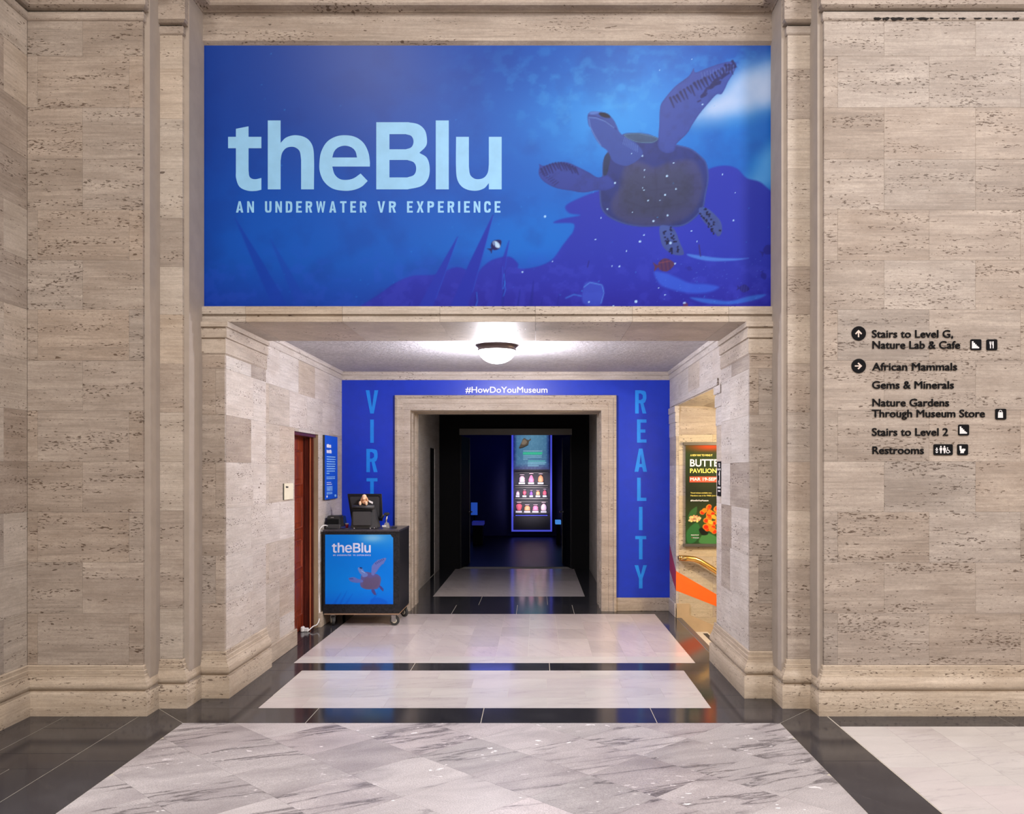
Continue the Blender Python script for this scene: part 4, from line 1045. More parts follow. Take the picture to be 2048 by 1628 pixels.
# butterfly pavilion poster
YQ = YD1 - 0.035
po = empty('poster', W(1435, 990, YQ), 'tall green flower poster hanging on the stairwell wall', 'poster')
cv = Cv(1371, 1502, 889, 1088, 0.75)
n1 = vnoise(cv.X, cv.Y, 34, 2, 3); t_ = (cv.Y - 889) / 199
cv.C[:] = np.array([34, 52, 26]) / 255; cv.blend(np.clip(n1 * 1.2 - .3, 0, .6), (62, 84, 34)); cv.blend(np.clip(1 - abs(t_ - .5) * 3.2, 0, 1) * .75, (24, 26, 20))
cv.glow(1420, 893, 40, 9, (196, 66, 22), .95); cv.blend(np.clip(t_ * 2.5 - 1.7, 0, 1) * .8, (34, 82, 44))
for P, c in (([(1376, 1034), (1381, 1022), (1390, 1015), (1394, 1014), (1393, 1026), (1387, 1036), (1378, 1040)], (52, 100, 52)), ([(1373, 1065), (1384, 1050), (1395, 1046), (1400, 1060), (1392, 1082), (1376, 1086)], (46, 108, 58)),
             ([(1400, 1076), (1412, 1066), (1430, 1072), (1445, 1086), (1402, 1087)], (70, 130, 72)), ([(1440, 1050), (1470, 1040), (1500, 1060), (1500, 1087), (1450, 1087)], (40, 96, 50)), ([(1398, 1058), (1412, 1056), (1416, 1068), (1404, 1070)], (14, 18, 16))):
    cv.poly(P, c, .9, 2)
rs = random.Random(2)
for k in range(34):
    a = rs.uniform(0, 6.28); r_ = rs.uniform(0, 1) ** .5
    cv.ell(1389 + 12 * r_ * math.cos(a), 1038 + 6.5 * r_ * math.sin(a), 2.3, 2.0, rs.choice([(240, 190, 140), (250, 215, 170), (225, 150, 110), (235, 220, 130)]), .95)
pet = []
for k in range(40):
    a = rs.uniform(0, 6.28); r_ = rs.uniform(.15, 1) ** .6
    pet.append((1428 + 31 * r_ * math.cos(a), 1037 + 26 * r_ * math.sin(a)))
for x, y in pet:
    c = rs.choice([(226, 46, 14), (240, 84, 16), (250, 122, 20), (214, 34, 12)]); r0 = rs.uniform(4.5, 6.5)
    cv.ell(x, y, r0, r0 * .9, (250, 140, 40), .95); cv.ell(x + .4, y + .5, r0 * .75, r0 * .65, c, .95)
for x, y in ((1428, 1034), (1421, 1044), (1436, 1028)): cv.ell(x, y, 6, 4, (250, 190, 60), .8, .6)
cv.mesh('printed_sheet', plane_map(YQ - 0.004), M['print_m'], po)
def pb(name, x0, x1, y0, y1, d0, d1, mat):
    a = W(x0, y1, YQ); b = W(x1, y0, YQ); return box(name, a[0], b[0], YQ + d0, YQ + d1, a[2], b[2], mat, po, 0.002)
pb('backing_sheet', 1371, 1502, 889, 1088, -0.003, 0.002, M['blk_plastic'])
pb('hanging_rail', 1366, 1506, 884.5, 890.5, -0.016, 0.018, M['rail_grey']); pb('hanging_rail', 1366, 1506, 1087.5, 1093.5, -0.016, 0.018, M['rail_grey'])
yel = simple('yellow_print', rgb(238, 226, 110), 0.5)
fp = front(YQ - 0.0045)
letters('A NEW WAY TO WING IT', 1380.5, 1425, 912.5, 4.0, fp, yel, po, 0.0006, 0.03, 'tagline', one=True)
letters('BUTTERFLY', 1380, 1480, 933, 14.5, fp, M['white_print'], po, 0.0006, 0.02)
letters('PAVILION', 1380, 1433, 946, 9.0, fp, yel, po, 0.0006, 0.022)
pb('date_band', 1379, 1478, 953, 964.5, -0.0052, -0.0042, simple('red_print', rgb(228, 76, 46), 0.5))
letters('MAR 19-SEPT 4', 1380.5, 1446, 961.5, 6.3, front(YQ - 0.0053), M['white_print'], po, 0.0006, 0.02, 'date_letter')
letters('Timed tickets available now.', 1381, 1424, 987, 2.6, fp, yel, po, 0.0006, 0.01, 'small_print', one=True)
letters('Members see it for FREE! Join today', 1381, 1441, 992.5, 2.6, fp, yel, po, 0.0006, 0.01, 'small_print', one=True)
letters('#HowDoYouMuseum', 1381, 1417, 1002.5, 3.0, fp, M['white_print'], po, 0.0006, 0.03, 'hashtag', one=True)
letters('PRESENTED BY', 1382, 1398, 1071, 1.8, fp, M['white_print'], po, 0.0006, 0.02, 'small_print', one=True)
letters('macys', 1386, 1398, 1076.5, 2.6, fp, M['white_print'], po, 0.0006, 0.0, 'sponsor_name', one=True)
lathe('sponsor_star', [(0.001, YQ - 0.0052), (0.006, YQ - 0.0052), (0.006, YQ - 0.0042), (0.001, YQ - 0.0042)], W(1384, 1075, YQ)[0], W(1384, 1075, YQ)[2], M['red_pl'], po, 5, 'Y', False)

# ------------------------------------------------------------------ the blue back-wall graphic
YV = YW - 0.0022
bg = empty('wall_graphic', (0, YV, 0.16), 'cobalt blue vinyl wall graphic around the dark doorway', 'mural')
zt_ = 2.722
box('vinyl_sheet', -XA + 0.001, -DX - DO, YV, YW - 0.0002, 0.157, zt_, M['blue_vinyl'], bg)
box('vinyl_sheet', DX + DO, XA - 0.001, YV, YW - 0.0002, 0.157, zt_, M['blue_vinyl'], bg)
box('vinyl_sheet', -DX - DO, DX + DO, YV, YW - 0.0002, DZ + DO, zt_, M['blue_vinyl'], bg)
fv = front(YV - 0.0002)
def vletter(c, cx, y0):
    w_ = {'I': 7.2, 'T': 22, 'L': 18.5, 'E': 19, 'V': 25, 'A': 25, 'Y': 25}.get(c, 22.5)
    sh_ = 2.0 if c in 'LE' else 0
    outline([[(cx - w_ / 2 + sh_ + p[0], y0 + p[1]) + tuple(p[2:]) for p in sp_] for sp_ in block(c, w_, 46.5, 7.2)], fv, M['cyan_print'], bg, 'letter', 0.0012)
for i, c in enumerate('VIRTUAL'): vletter(c, 744, 780.5 + 58.6 * i)
for i, c in enumerate('REALITY'): vletter(c, 1281.5, 780.5 + 58.3 * i)
letters('#HowDoYouMuseum', 931, 1095, 785.6, 12.2, fv, M['white_print'], bg, 0.0012, 0.014, 'hashtag_letter')

# ------------------------------------------------------------------ the big banner
YR = YB - 0.004
bn = empty('banner', (0, YR, 2.86), 'wide blue underwater banner with a swimming turtle above the lintel', 'banner')
X0, X1, Y0, Y1 = 398.2, 1552.0, 89.5, 615.0
cv = Cv(X0, X1, Y0, Y1, 1.7)
X, Y = cv.X, cv.Y
cv.C[:] = np.array([10, 66, 160]) / 255.0
cv.glow(620, 480, 320, 150, (8, 96, 200), .85); cv.glow(1060, 470, 260, 110, (4, 122, 214), .8)
cv.glow(900, 330, 240, 150, (10, 84, 184), .6); cv.glow(1260, 230, 280, 170, (24, 128, 216), .95); cv.glow(1230, 235, 130, 90, (64, 158, 232), .75)
cv.glow(1480, 300, 120, 120, (8, 118, 205), .7); cv.glow(1010, 130, 170, 60, (16, 76, 168), .5)
cv.blend(np.clip((420 - X) / 60 + .6, 0, 1) * .25, (6, 44, 130)); cv.blend(np.clip((Y - 530) / 90, 0, 1) * np.clip((1000 - X) / 400, 0, 1) * .45, (20, 44, 160))
n1 = vnoise(X, Y, 60, 1, 5); n2 = vnoise(X, Y, 20, 9, 5, .9, 1.1)
cv.blend(np.clip((n1 - .5) * 0.9, 0, .2), (10, 52, 140)); 
foam = np.clip((n2 - .52) * 5, 0, 1) * np.exp(-(((X - 1190) / 230) ** 2 + ((Y - 165) / 110) ** 2)); cv.blend(foam * .28, (110, 190, 240))
foam = np.clip((n2 - .55) * 5, 0, 1) * np.exp(-(((X - 1460) / 130) ** 2 + ((Y - 120) / 40) ** 2)); cv.blend(foam * .3, (60, 150, 220))
# sun shafts
def shaft(P, soft, col, a):
    d, sl = cv.sd(smooth_poly(P), soft + 2)
    m = np.clip(.5 - d / soft, 0, 1); m = m * m * (3 - 2 * m) * a * (0.75 + 0.5 * (n1[sl] - .3)); cv.blend(np.clip(m, 0, 1), col, sl)
shaft([(1368, 240), (1400, 212), (1440, 176), (1476, 140), (1520, 120), (1620, 96), (1620, 212), (1540, 222), (1480, 238), (1420, 246)], 56, (176, 190, 230), 0.95)
shaft([(1412, 220), (1450, 184), (1490, 150), (1620, 118), (1620, 196), (1540, 208), (1470, 222)], 40, (222, 212, 236), .9)
shaft([(1470, 390), (1500, 350), (1530, 300), (1620, 230), (1620, 340), (1550, 372)], 44, (120, 176, 226), .8)
# sea bed
bedc = (46, 50, 168)
P = [(680, 640), (754, 591), (790, 566), (825, 551.6), (870, 549), (914, 534), (950, 546), (966, 533), (985, 519.5), (1018, 513), (1036, 527), (1038, 537), (1071, 534), (1103, 520), (1125, 491), (1138, 474), (1146, 463), (1146, 447), (1108, 446), (1122, 438), (1160, 430.6), (1140, 427), (1131, 418), (1134, 409), (1157, 397), (1199, 381), (1300, 350), (1395, 352), (1420, 337), (1449, 331), (1474, 337), (1493.5, 356), (1520, 364), (1545, 384), (1600, 420), (1600, 660), (680, 660)]
d, sl = cv.poly(P, bedc, .96, 4)
cv.blend(np.clip((Y - 500) / 130, 0, 1) * np.clip((X - 760) / 200, 0, 1) * .75, (44, 34, 156))
cv.blend(np.clip((Y - 560) / 70, 0, 1) * np.clip((X - 700) / 200, 0, 1) * .5, (32, 22, 130))
cv.glow(1340, 470, 90, 50, (60, 60, 190), .4); cv.blend(np.clip((n2 - .5) * 1.2, 0, .18) * np.clip((Y - 480) / 60, 0, 1), (90, 90, 215))
# coral spikes
def spike(x0, y0, x1, y1, w_, col, a=1.0, edge=None):
    cv.line([(x0, y0), ((x0 * .55 + x1 * .45), (y0 * .55 + y1 * .45)), (x1, y1)], [1.5, w_ * .6, w_], col, a, 3)
    if edge: cv.line([(x0 + 1, y0 + 3), (x0 * .3 + x1 * .7 + w_ * .42, y0 * .3 + y1 * .7)], 1.4, edge, .35, 2)
spike(470, 436, 575, 640, 30, (14, 62, 172), .75); spike(541, 478, 620, 640, 26, (22, 68, 178), .6)
spike(915, 474, 835, 650, 30, (38, 52, 170), .95, (40, 110, 220)); spike(986, 430, 905, 650, 38, (34, 46, 166), .95, (50, 120, 226)); spike(1018, 482, 975, 650, 26, (46, 46, 166), .8, (40, 110, 220)); spike(1004, 530, 992, 640, 22, (40, 40, 160), .9, (60, 130, 230))
for x, y, w_ in ((953, 583, 7), (1010, 540, 6), (1067, 562, 10), (1040, 580, 7), (1118, 590, 5), (1085, 595, 6), (820, 605, 8)): spike(x, y, x - 8, 640, w_, (26, 30, 140), .8)
for x, y in ((953, 584), (1008, 548), (1009, 562)): cv.line([(x, y), (x + 2, y + 18), (x - 2, y + 30)], 1.6, (40, 140, 230), .6)
# rocks and ghostly fronds, lower right
cv.poly([(1168, 570), (1178, 563), (1195, 565), (1208, 575), (1206, 592), (1200, 610), (1166, 606)], (72, 96, 200), .55, 4); cv.line([(1168, 574), (1180, 565), (1204, 570), (1208, 586), (1202, 606)], 1.6, (110, 170, 230), .6)
cv.line([(1132, 596), (1148, 589), (1162, 592)], 2.5, (70, 150, 225), .6, 3)
cv.poly([(1308, 544), (1330, 546), (1352, 554), (1380, 566), (1412, 568), (1438, 574), (1420, 584), (1390, 587), (1355, 582), (1322, 570)], (60, 100, 214), .7, 6)
cv.poly([(1380, 595), (1420, 598), (1460, 602), (1500, 592), (1532, 589), (1510, 600), (1460, 609), (1410, 606)], (60, 130, 220), .6, 4)
cv.poly([(1374, 508), (1400, 511), (1430, 515), (1470, 517), (1498, 516), (1470, 521), (1420, 522), (1385, 515)], (90, 140, 220), .75, 3)
for k in range(70):
    x, y = rs.uniform(1310, 1530), rs.uniform(510, 608); cv.ell(x, y, rs.uniform(.6, 1.5), .8, (130, 180, 240), .25)
# turtle
def T(P): return [(1000 + x * .3563, 60 + y * .3563) for x, y in P]
def shade(P, base, rim, lo, soft=1.7, rimw=7, a=1.0, seed=4, mott=.25):
    base = tuple(c * .86 for c in base); lo = tuple(c * .82 for c in lo)
    P = smooth_poly(T(P)); d, sl = cv.sd(P, 4)
    m = np.clip(.5 - d / soft, 0, 1) * a; cv.blend(m, base, sl)
    yy = Y[sl]; t = (yy - yy.min()) / (np.ptp(yy) + 1e-6)
    cv.blend(m * np.clip(t, 0, 1) * .55, lo, sl)
    nn = vnoise(X[sl], Y[sl], 12, seed, 4); cv.blend(m * np.clip((nn - .45) * 2, 0, 1) * mott, tuple(c * .6 for c in lo), sl)
    if rim is not None: cv.blend(m * np.exp(-((d + rimw * .25) / (rimw * .35)) ** 2) * .35, rim, sl)
    return d, sl, m
shade([(575, 810), (578, 740), (600, 690), (640, 640), (690, 585), (760, 578), (830, 584), (885, 605), (980, 640), (1070, 665), (1130, 710), (1160, 750), (1172, 830), (1155, 930), (1140, 1000), (1090, 1060), (1030, 1098), (960, 1106), (900, 1100), (800, 1105), (700, 1090), (610, 1050), (568, 1000), (558, 920), (562, 860)],
      (56, 66, 152), (100, 126, 200), (50, 54, 118), rimw=5)
shade([(695, 590), (740, 580), (800, 582), (885, 606), (860, 632), (800, 634), (740, 622)], (86, 110, 150), (120, 170, 200), (70, 80, 130), rimw=3)
shade([(578, 800), (584, 720), (604, 690), (622, 700), (606, 790), (590, 820)], (50, 62, 110), None, (40, 50, 90))
shade([(690, 800), (710, 760), (760, 738), (810, 748), (860, 772), (900, 765), (960, 740), (1060, 728), (1110, 760), (1140, 860), (1120, 960), (1060, 1040), (960, 1085), (850, 1095), (740, 1085), (650, 1040), (625, 980), (650, 920), (690, 870)], (92, 84, 142), None, (72, 66, 104), 10, a=.9, mott=.35)
shade([(700, 820), (780, 770), (860, 800), (960, 760), (1050, 780), (1080, 880), (1040, 980), (900, 1040), (760, 1030), (680, 960)], (84, 80, 116), None, (66, 62, 90), 26, a=.7)
for P in ([(760, 850), (850, 900), (1000, 880)], [(700, 960), (820, 1000), (1000, 980)], [(870, 780), (880, 900), (860, 1040)]):
    cv.line(T(P), 2.0, (52, 48, 80), .35, 4)
# up-stretched flipper
FP = [(890, 660), (890, 600), (895, 520), (900, 430), (925, 385), (980, 320), (1030, 282), (1060, 258), (1078, 232), (1088, 214), (1098, 238), (1160, 215), (1230, 190), (1296, 176), (1326, 186), (1322, 215), (1305, 250), (1280, 290), (1262, 330), (1242, 360), (1215, 362), (1170, 410), (1120, 470), (1080, 530), (1050, 580), (990, 640), (975, 680), (930, 690)]
d, sl, mF = shade(FP, (70, 88, 186), (40, 52, 134), (80, 90, 188), rimw=4)
rs2 = random.Random(8)
for k in range(19):   # dark scale bars along the leading edge
    u = k / 18; x = 955 + u * 350; y = 392 - u * 205 + rs2.uniform(-6, 6)
    L = rs2.uniform(22, 48); cv.line(T([(x, y - 8), (x + 22, y + L)]), [4.0 + 2.5 * rs2.random(), 1.6], (18, 22, 84), .9, 2)
for k in range(26):
    u = rs2.random(); x = 1110 + u * 190; y = 400 - u * 190 + rs2.uniform(-22, 8); cv.line(T([(x, y), (x + rs2.uniform(10, 30), y + rs2.uniform(-26, -4))]), rs2.uniform(3, 6.5), (24, 28, 94), .8, 2)
for k in range(12):
    u = k / 11; cv.line(T([(1130 + u * 180, 238 - u * 40), (1136 + u * 176, 268 - u * 38)]), 1.2, (150, 160, 220), .45, 1.7)
# side flipper
shade([(217, 800), (222, 765), (219, 752), (245, 762), (300, 748), (370, 742), (430, 765), (500, 800), (550, 828), (605, 818), (645, 870), (600, 898), (540, 900), (470, 912), (400, 902), (320, 888), (260, 860), (228, 830)], (64, 80, 180), (38, 48, 132), (70, 72, 166), rimw=4)
for k in range(13):
    u = k / 12; x = 232 + u * 190; y = 790 - math.sin(u * 3) * 34; cv.line(T([(x, y - 10), (x + 18, y + 20 + rs2.uniform(0, 18))]), [4.4, 1.8], (20, 22, 88), .8, 2)
for k in range(8): 
    u = k / 7; cv.line(T([(226 + u * 80, 800 + u * 70), (244 + u * 84, 796 + u * 58)]), 2.2, (30, 32, 100), .6, 2)
# head and neck
shade([(492, 505), (493, 475), (508, 459), (540, 457), (580, 462), (612, 476), (640, 508), (656, 540), (670, 572), (700, 600), (740, 622), (775, 645), (800, 700), (720, 760), (640, 740), (605, 680), (566, 650), (540, 615), (518, 575), (508, 550), (498, 535)], (68, 92, 184), None, (76, 90, 184), mott=.12)
cv.line(T([(498, 482), (530, 484), (580, 500), (620, 530), (652, 556)]), 2.0, (40, 52, 130), .9, 2); cv.line(T([(500, 490), (540, 494), (590, 512), (640, 548)]), 1.6, (150, 170, 226), .6, 2)
cv.poly(T([(555, 466), (585, 464), (612, 476), (618, 492), (590, 492), (565, 482)]), (10, 14, 44), .95, 2); cv.poly(T([(500, 466), (520, 458), (560, 460), (545, 470), (515, 474)]), (120, 150, 220), .6, 3)
cv.line(T([(499, 500), (508, 545), (530, 590), (566, 648)]), 1.6, (150, 180, 236), .5, 2)
for k in range(10): cv.line(T([(700 + 8 * k, 604 + 5 * k), (690 + 9 * k, 640 + 5 * k)]), 1.0, (150, 165, 226), .45, 1.7)
# hind flippers
for P, ax in (([(900, 1100), (965, 1108), (990, 1140), (1008, 1190), (1032, 1248), (1020, 1264), (970, 1258), (920, 1222), (900, 1170)], ((930, 1110), (985, 1250))), ([(1118, 1000), (1160, 1000), (1208, 1038), (1240, 1080), (1246, 1130), (1226, 1158), (1200, 1132), (1150, 1082), (1125, 1042)], ((1135, 1015), (1225, 1140)))):
    shade(P, (92, 104, 180), None, (78, 82, 154))
    (ax0, ay0), (bx0, by0) = ax
    for k in range(34):
        u = rs2.random(); v = rs2.choice([-1, 1]) * rs2.uniform(.3, 1) * (28 if ax0 < 1000 else 24); dx, dy = bx0 - ax0, by0 - ay0; L = math.hypot(dx, dy)
        x = ax0 + dx * u - dy / L * v; y = ay0 + dy * u + dx / L * v; px_, py_ = T([(x, y)])[0]
        cv.ell(px_, py_, 2.4, 1.8, (20, 20, 60), .85, rs2.random() * 3)
# fish
def fish(x, y, L, ang, body, stripe=None, a=1.0):
    ca, sa = math.cos(ang), math.sin(ang)
    def R(P): return [(x + L * (u * ca - v * sa), y + L * (u * sa + v * ca)) for u, v in P]
    cv.poly(R([(.5, 0), (.35, -.2), (.05, -.34), (-.25, -.2), (-.34, -.06), (-.55, -.22), (-.5, 0), (-.55, .22), (-.34, .06), (-.25, .2), (.05, .32), (.35, .18)]), body, a, 1.7)
    if stripe:
        for u in (-.15, .05, .25): cv.line(R([(u, -.24), (u, .24)]), L * .07, stripe, .8 * a)
fish(1329, 530.5, 40, -.15, (100, 50, 84), (70, 38, 92)); cv.line([(1318, 526), (1340, 522)], 2, (160, 72, 80), .6)
fish(991, 491, 30, 2.4 - PI, (30, 24, 90)); cv.ell(993, 489, 9, 5, (228, 232, 250), .95, .75); cv.line([(988, 484), (990, 494)], 2, (40, 40, 110), .8)
fish(1487, 577, 24, .1, (34, 28, 110), (60, 60, 150), .8); fish(1527, 551, 18, 1.2, (30, 28, 120), None, .6); fish(1378, 537, 14, .3, (36, 30, 130), None, .5); fish(1536, 500, 30, -.5, (34, 30, 120), None, .7)
cv.line([(1398, 490), (1401, 512)], 2.6, (60, 40, 110), .9); cv.line([(1178, 522), (1175, 534)], 2.2, (34, 30, 120), .8); cv.ell(1371, 610, 5, 5, (120, 50, 80), .8); cv.ell(1369, 606, 3, 2, (210, 220, 250), .8)
# floating specks
for x, y, r_ in ((1230, 366, 2.6), (1285, 312, 2.2), (1263, 307, 1.6), (1289, 340, 1.8), (1289, 354, 1.2), (1334, 352, 2.8), (1285, 376, 1.2), (1288, 380, 1.6), (1352, 378, 1.8), (1330, 390, 2.4), (1296, 401, 2.0), (1320, 401, 1.2), (1215, 418, 2.0), (1265, 425, 1.2), (1335, 431, 2.4), (1307, 442, 2.6), (1347, 326, 1.8), (1341, 486, 3.0), (1280, 483, 2.8),
                 (1253, 502, 1.4), (1288, 470, 1.8), (1191, 479, 1.6), (1202, 436, 1.8), (1224, 532, 1.8), (1239, 533, 2.2), (1105, 523, 1.8), (1090, 433, 2.8), (1045, 544, 2.0), (1272, 603, 3.6), (1227, 612, 2.0), (1178, 604, 2.2), (1467, 441, 2.2), (1383, 462, 1.8), (1394, 483, 1.4), (1405, 209, 1.8), (1445, 349, 1.8), (1350, 527, 2.2), (1330, 590, 1.6), (1317, 576, 1.4), (1471, 385, 1.2), (1319, 140, 1.4), (1384, 118, 1.2)):
    cv.ell(x, y, r_ * .8, r_ * .8, (216, 228, 255), .92, 0, 2.0)
for k in range(60):
    x, y = rs2.uniform(410, 1540), rs2.uniform(100, 605); cv.ell(x, y, rs2.uniform(.8, 2.0), rs2.uniform(.8, 2.0), (50, 150, 225), rs2.uniform(.15, .5), 0, 1.5)
# vinyl print with the notched upper corners, and its thin carrier
cv.mesh('printed_sheet', plane_map(YR), M['print'], bn, np.array([0.50, 0.72, 0.84]))
box('vinyl_sheet', W(X0, 0, YR)[0], W(X1, 0, YR)[0], YR + 0.0006, YB - 0.0002, W(0, Y1, YR)[2], W(0, Y0, YR)[2], M['blue_vinyl'], bn)
# logo
def Z1(P): return [(380 + p[0] * .3562, 60 + p[1] * .3562) + tuple(p[2:]) for p in P]
LOGO = {
 't': [[(258, 555), (329, 541), (329, 600), (401, 600), (401, 664), (329, 664), (329, 790), (336, 826, 1), (362, 838, 1), (401, 831), (401, 897), (368, 904, 1), (322, 902, 1), (278, 880, 1), (259, 832, 1), (258, 790), (258, 664), (214, 664), (214, 600), (258, 600)]],
 'h': [[(437, 508), (509, 508), (509, 634), (540, 604, 1), (592, 591, 1), (652, 606, 1), (686, 646, 1), (696, 706, 1), (696, 895), (624, 895), (624, 730), (616, 682, 1), (594, 661, 1), (568, 656, 1), (538, 665, 1), (517, 692, 1), (509, 735), (509, 895), (437, 895)]],
 'e': [[(1010, 767), (799, 767), (812, 810, 1), (840, 836, 1), (878, 842, 1), (918, 833, 1), (958, 806), (998, 848), (964, 880, 1), (920, 898, 1), (868, 903, 1), (800, 890, 1), (752, 850, 1), (729, 795, 1), (727, 745, 1), (737, 684, 1), (768, 630, 1), (815, 600, 1), (868, 591, 1), (928, 601, 1), (974, 634, 1), (1001, 686, 1), (1010, 740, 1)], [(799, 716), (938, 716), (928, 680, 1), (904, 658, 1), (868, 650, 1), (832, 660, 1), (810, 682, 1)]],
 'B': [[(1046, 518), (1225, 518), (1282, 530, 1), (1318, 562, 1), (1330, 608, 1), (1326, 650, 1), (1288, 690), (1330, 718, 1), (1346, 776, 1), (1336, 838, 1), (1300, 876, 1), (1222, 895), (1046, 895)], [(1120, 585), (1212, 585), (1244, 597, 1), (1255, 628, 1), (1243, 658, 1), (1212, 670), (1120, 670)], [(1120, 730), (1220, 730), (1258, 745, 1), (1270, 779, 1), (1258, 813, 1), (1220, 828), (1120, 828)]],
 'l': [[(1380, 508), (1453, 508), (1453, 895), (1380, 895)]],
 'u': [[(1494, 600), (1566, 600), (1566, 765), (1573, 812, 1), (1594, 833, 1), (1621, 838, 1), (1652, 828, 1), (1672, 800, 1), (1678, 755), (1678, 600), (1750, 600), (1750, 895), (1678, 895), (1678, 860), (1650, 890, 1), (1598, 903, 1), (1538, 888, 1), (1504, 848, 1), (1494, 785, 1)]]}
fb = front(YR - 0.0003)
for k, sp_ in LOGO.items(): outline([Z1(s_) for s_ in sp_], fb, M['pale_blue'], bn, 'logo_letter', 0.0008)
for wd, a, b in (('AN', 472, 508), ('UNDERWATER', 530, 733), ('VR', 755, 792), ('EXPERIENCE', 814, 1001)):
    block_word(wd, a, b, 402.5, 22.8, 4.3, 7.6, fb, M['pale_blue'], bn, 'tagline_letter')

# ------------------------------------------------------------------ wayfinding lettering on the right wall
YL = YO - 0.0002; fw = front(YL); WT = 0.008
def line(s, x0, x1, base, label, cap=15.2):
    e = empty('directory_line', W((x0 + x1) / 2, base, YL), label, 'sign', 'lines of the wall directory')
    letters(s, x0, x1, base, cap, fw, M['sign_black'], e, WT, 0.010)
line('Stairs to Level G,', 1743.5, 1905.5, 675.5, 'black wall lettering reading Stairs to Level G')
line('Nature Lab & Cafe', 1744.5, 1919.5, 697.5, 'black wall lettering reading Nature Lab & Cafe')
line('African Mammals', 1744, 1913.5, 741, 'black wall lettering reading African Mammals')
line('Gems & Minerals', 1744, 1907, 777.5, 'black wall lettering reading Gems & Minerals')
line('Nature Gardens', 1744.5, 1897.5, 812.8, 'black wall lettering reading Nature Gardens')
line('Through Museum Store', 1743.5, 1969, 834.5, 'black wall lettering reading Through Museum Store')
line('Stairs to Level 2', 1743.5, 1895.5, 871.5, 'black wall lettering reading Stairs to Level 2')
line('Restrooms', 1744.5, 1847, 908, 'black wall lettering reading Restrooms')
def disc(px, py, rot, label):
    e = empty('arrow_sign', W(px, py, YL), label, 'sign', 'round arrow signs')
    k = YL / F; c = W(px, py, YL)
    bm = bmesh.new(); bm_lathe(bm, [(0.001, YL), (14.3 * k, YL), (14.3 * k, YL - WT + .001), (13.9 * k, YL - WT), (0.001, YL - WT)], c[0], c[2], 40, 'Y'); from_bm('disc', bm, M['sign_black'], e)
    P = [(0, -7.2), (7.0, 0), (5.2, 2.1), (1.25, -1.9), (1.25, 7.4), (-1.25, 7.4), (-1.25, -1.9), (-5.2, 2.1), (-7.0, 0)]
    ca, sa = math.cos(rot), math.sin(rot); P = [(px + x * ca - y * sa, py + x * sa + y * ca) for x, y in P]
    f2 = front(YL - WT)
    outline([P], f2, simple('arrow_inlay', (0.60, 0.50, 0.44, 1), 0.6), e, 'arrow', 0.0016)
disc(1717, 667, 0, 'round black sign with an arrow pointing up'); disc(1717, 732, PI / 2, 'round black sign with an arrow pointing right')
def icon(px, py, w_, h_, shapes, label):
    e = empty('pictogram_sign', W(px, py, YL), label, 'sign', 'pictograms of the wall directory')
    a = W(px - w_ / 2, py + h_ / 2, YL); b = W(px + w_ / 2, py - h_ / 2, YL)
    r_ = 2.6; P = []
    for cx_, cy_, a0 in ((w_ / 2 - r_, -h_ / 2 + r_, -90), (w_ / 2 - r_, h_ / 2 - r_, 0), (-w_ / 2 + r_, h_ / 2 - r_, 90), (-w_ / 2 + r_, -h_ / 2 + r_, 180)):
        for k in range(5):
            t = math.radians(a0 + 22.5 * k); P.append((px + cx_ + r_ * math.cos(t), py + cy_ + r_ * math.sin(t)))
    outline([P], fw, M['sign_black'], e, 'plate', WT)
    for sh in shapes: outline([[(px + x, py + y) for x, y in sh]], front(YL - WT), M['sign_white'], e, 'pictogram', 0.0016)
def circ(cx, cy, r, n=12): return [(cx + r * math.cos(2 * PI * k / n), cy + r * math.sin(2 * PI * k / n)) for k in range(n)]
ST = [[(-7.3, -7.0), (-4.2, -7.0), (-4.2, -3.8), (-1.2, -3.8), (-1.2, -0.8), (1.8, -0.8), (1.8, 2.2), (4.6, 2.2), (4.6, 4.4), (7.2, 4.4), (7.2, 7.3), (-7.3, 7.3)]]
FK = [[(-4.2, -6.8), (-3.4, -6.8), (-3.2, -2.2), (-2.7, -2.2), (-2.5, -6.8), (-1.9, -6.8), (-1.7, -2.2), (-1.2, -2.2), (-1.0, -6.8), (-0.2, -6.8), (-0.3, -2.0), (-1.2, -0.4), (-1.2, 7.0), (-3.2, 7.0), (-3.2, -0.4), (-4.1, -2.0)], [(1.5, -6.2), (2.6, -7.2), (4.0, -6.9), (4.2, 0.2), (4.0, 7.0), (2.2, 7.0), (2.2, 0.8), (1.4, 0.2)]]
BAG = [[(-4.6, -4.2), (4.6, -4.2), (5.0, 7.2), (-5.0, 7.2)], [(-3.4, -4.9), (-2.6, -7.2), (-1.2, -8.2), (1.2, -8.2), (2.6, -7.2), (3.4, -4.9), (2.4, -4.9), (1.7, -6.6), (0.8, -7.1), (-0.8, -7.1), (-1.7, -6.6), (-2.4, -4.9)]]
TOI = [[(-6.0, -7.4), (-1.8, -7.4), (-1.8, -0.6), (1.6, -2.2), (6.2, -1.4), (5.6, 1.6), (3.0, 4.0), (3.2, 7.0), (-4.4, 7.0), (-3.6, 3.8), (-5.2, 1.4)]]
def man(x, w_): return [circ(x, -6.0, 1.7), [(x - w_, -3.8), (x + w_, -3.8), (x + w_ + .2, 1.2), (x + w_ - 1, 1.2), (x + 1.2, 7.4), (x + .2, 7.4), (x, 2), (x - .2, 7.4), (x - 1.2, 7.4), (x - w_ + 1, 1.2), (x - w_ - .2, 1.2)]]
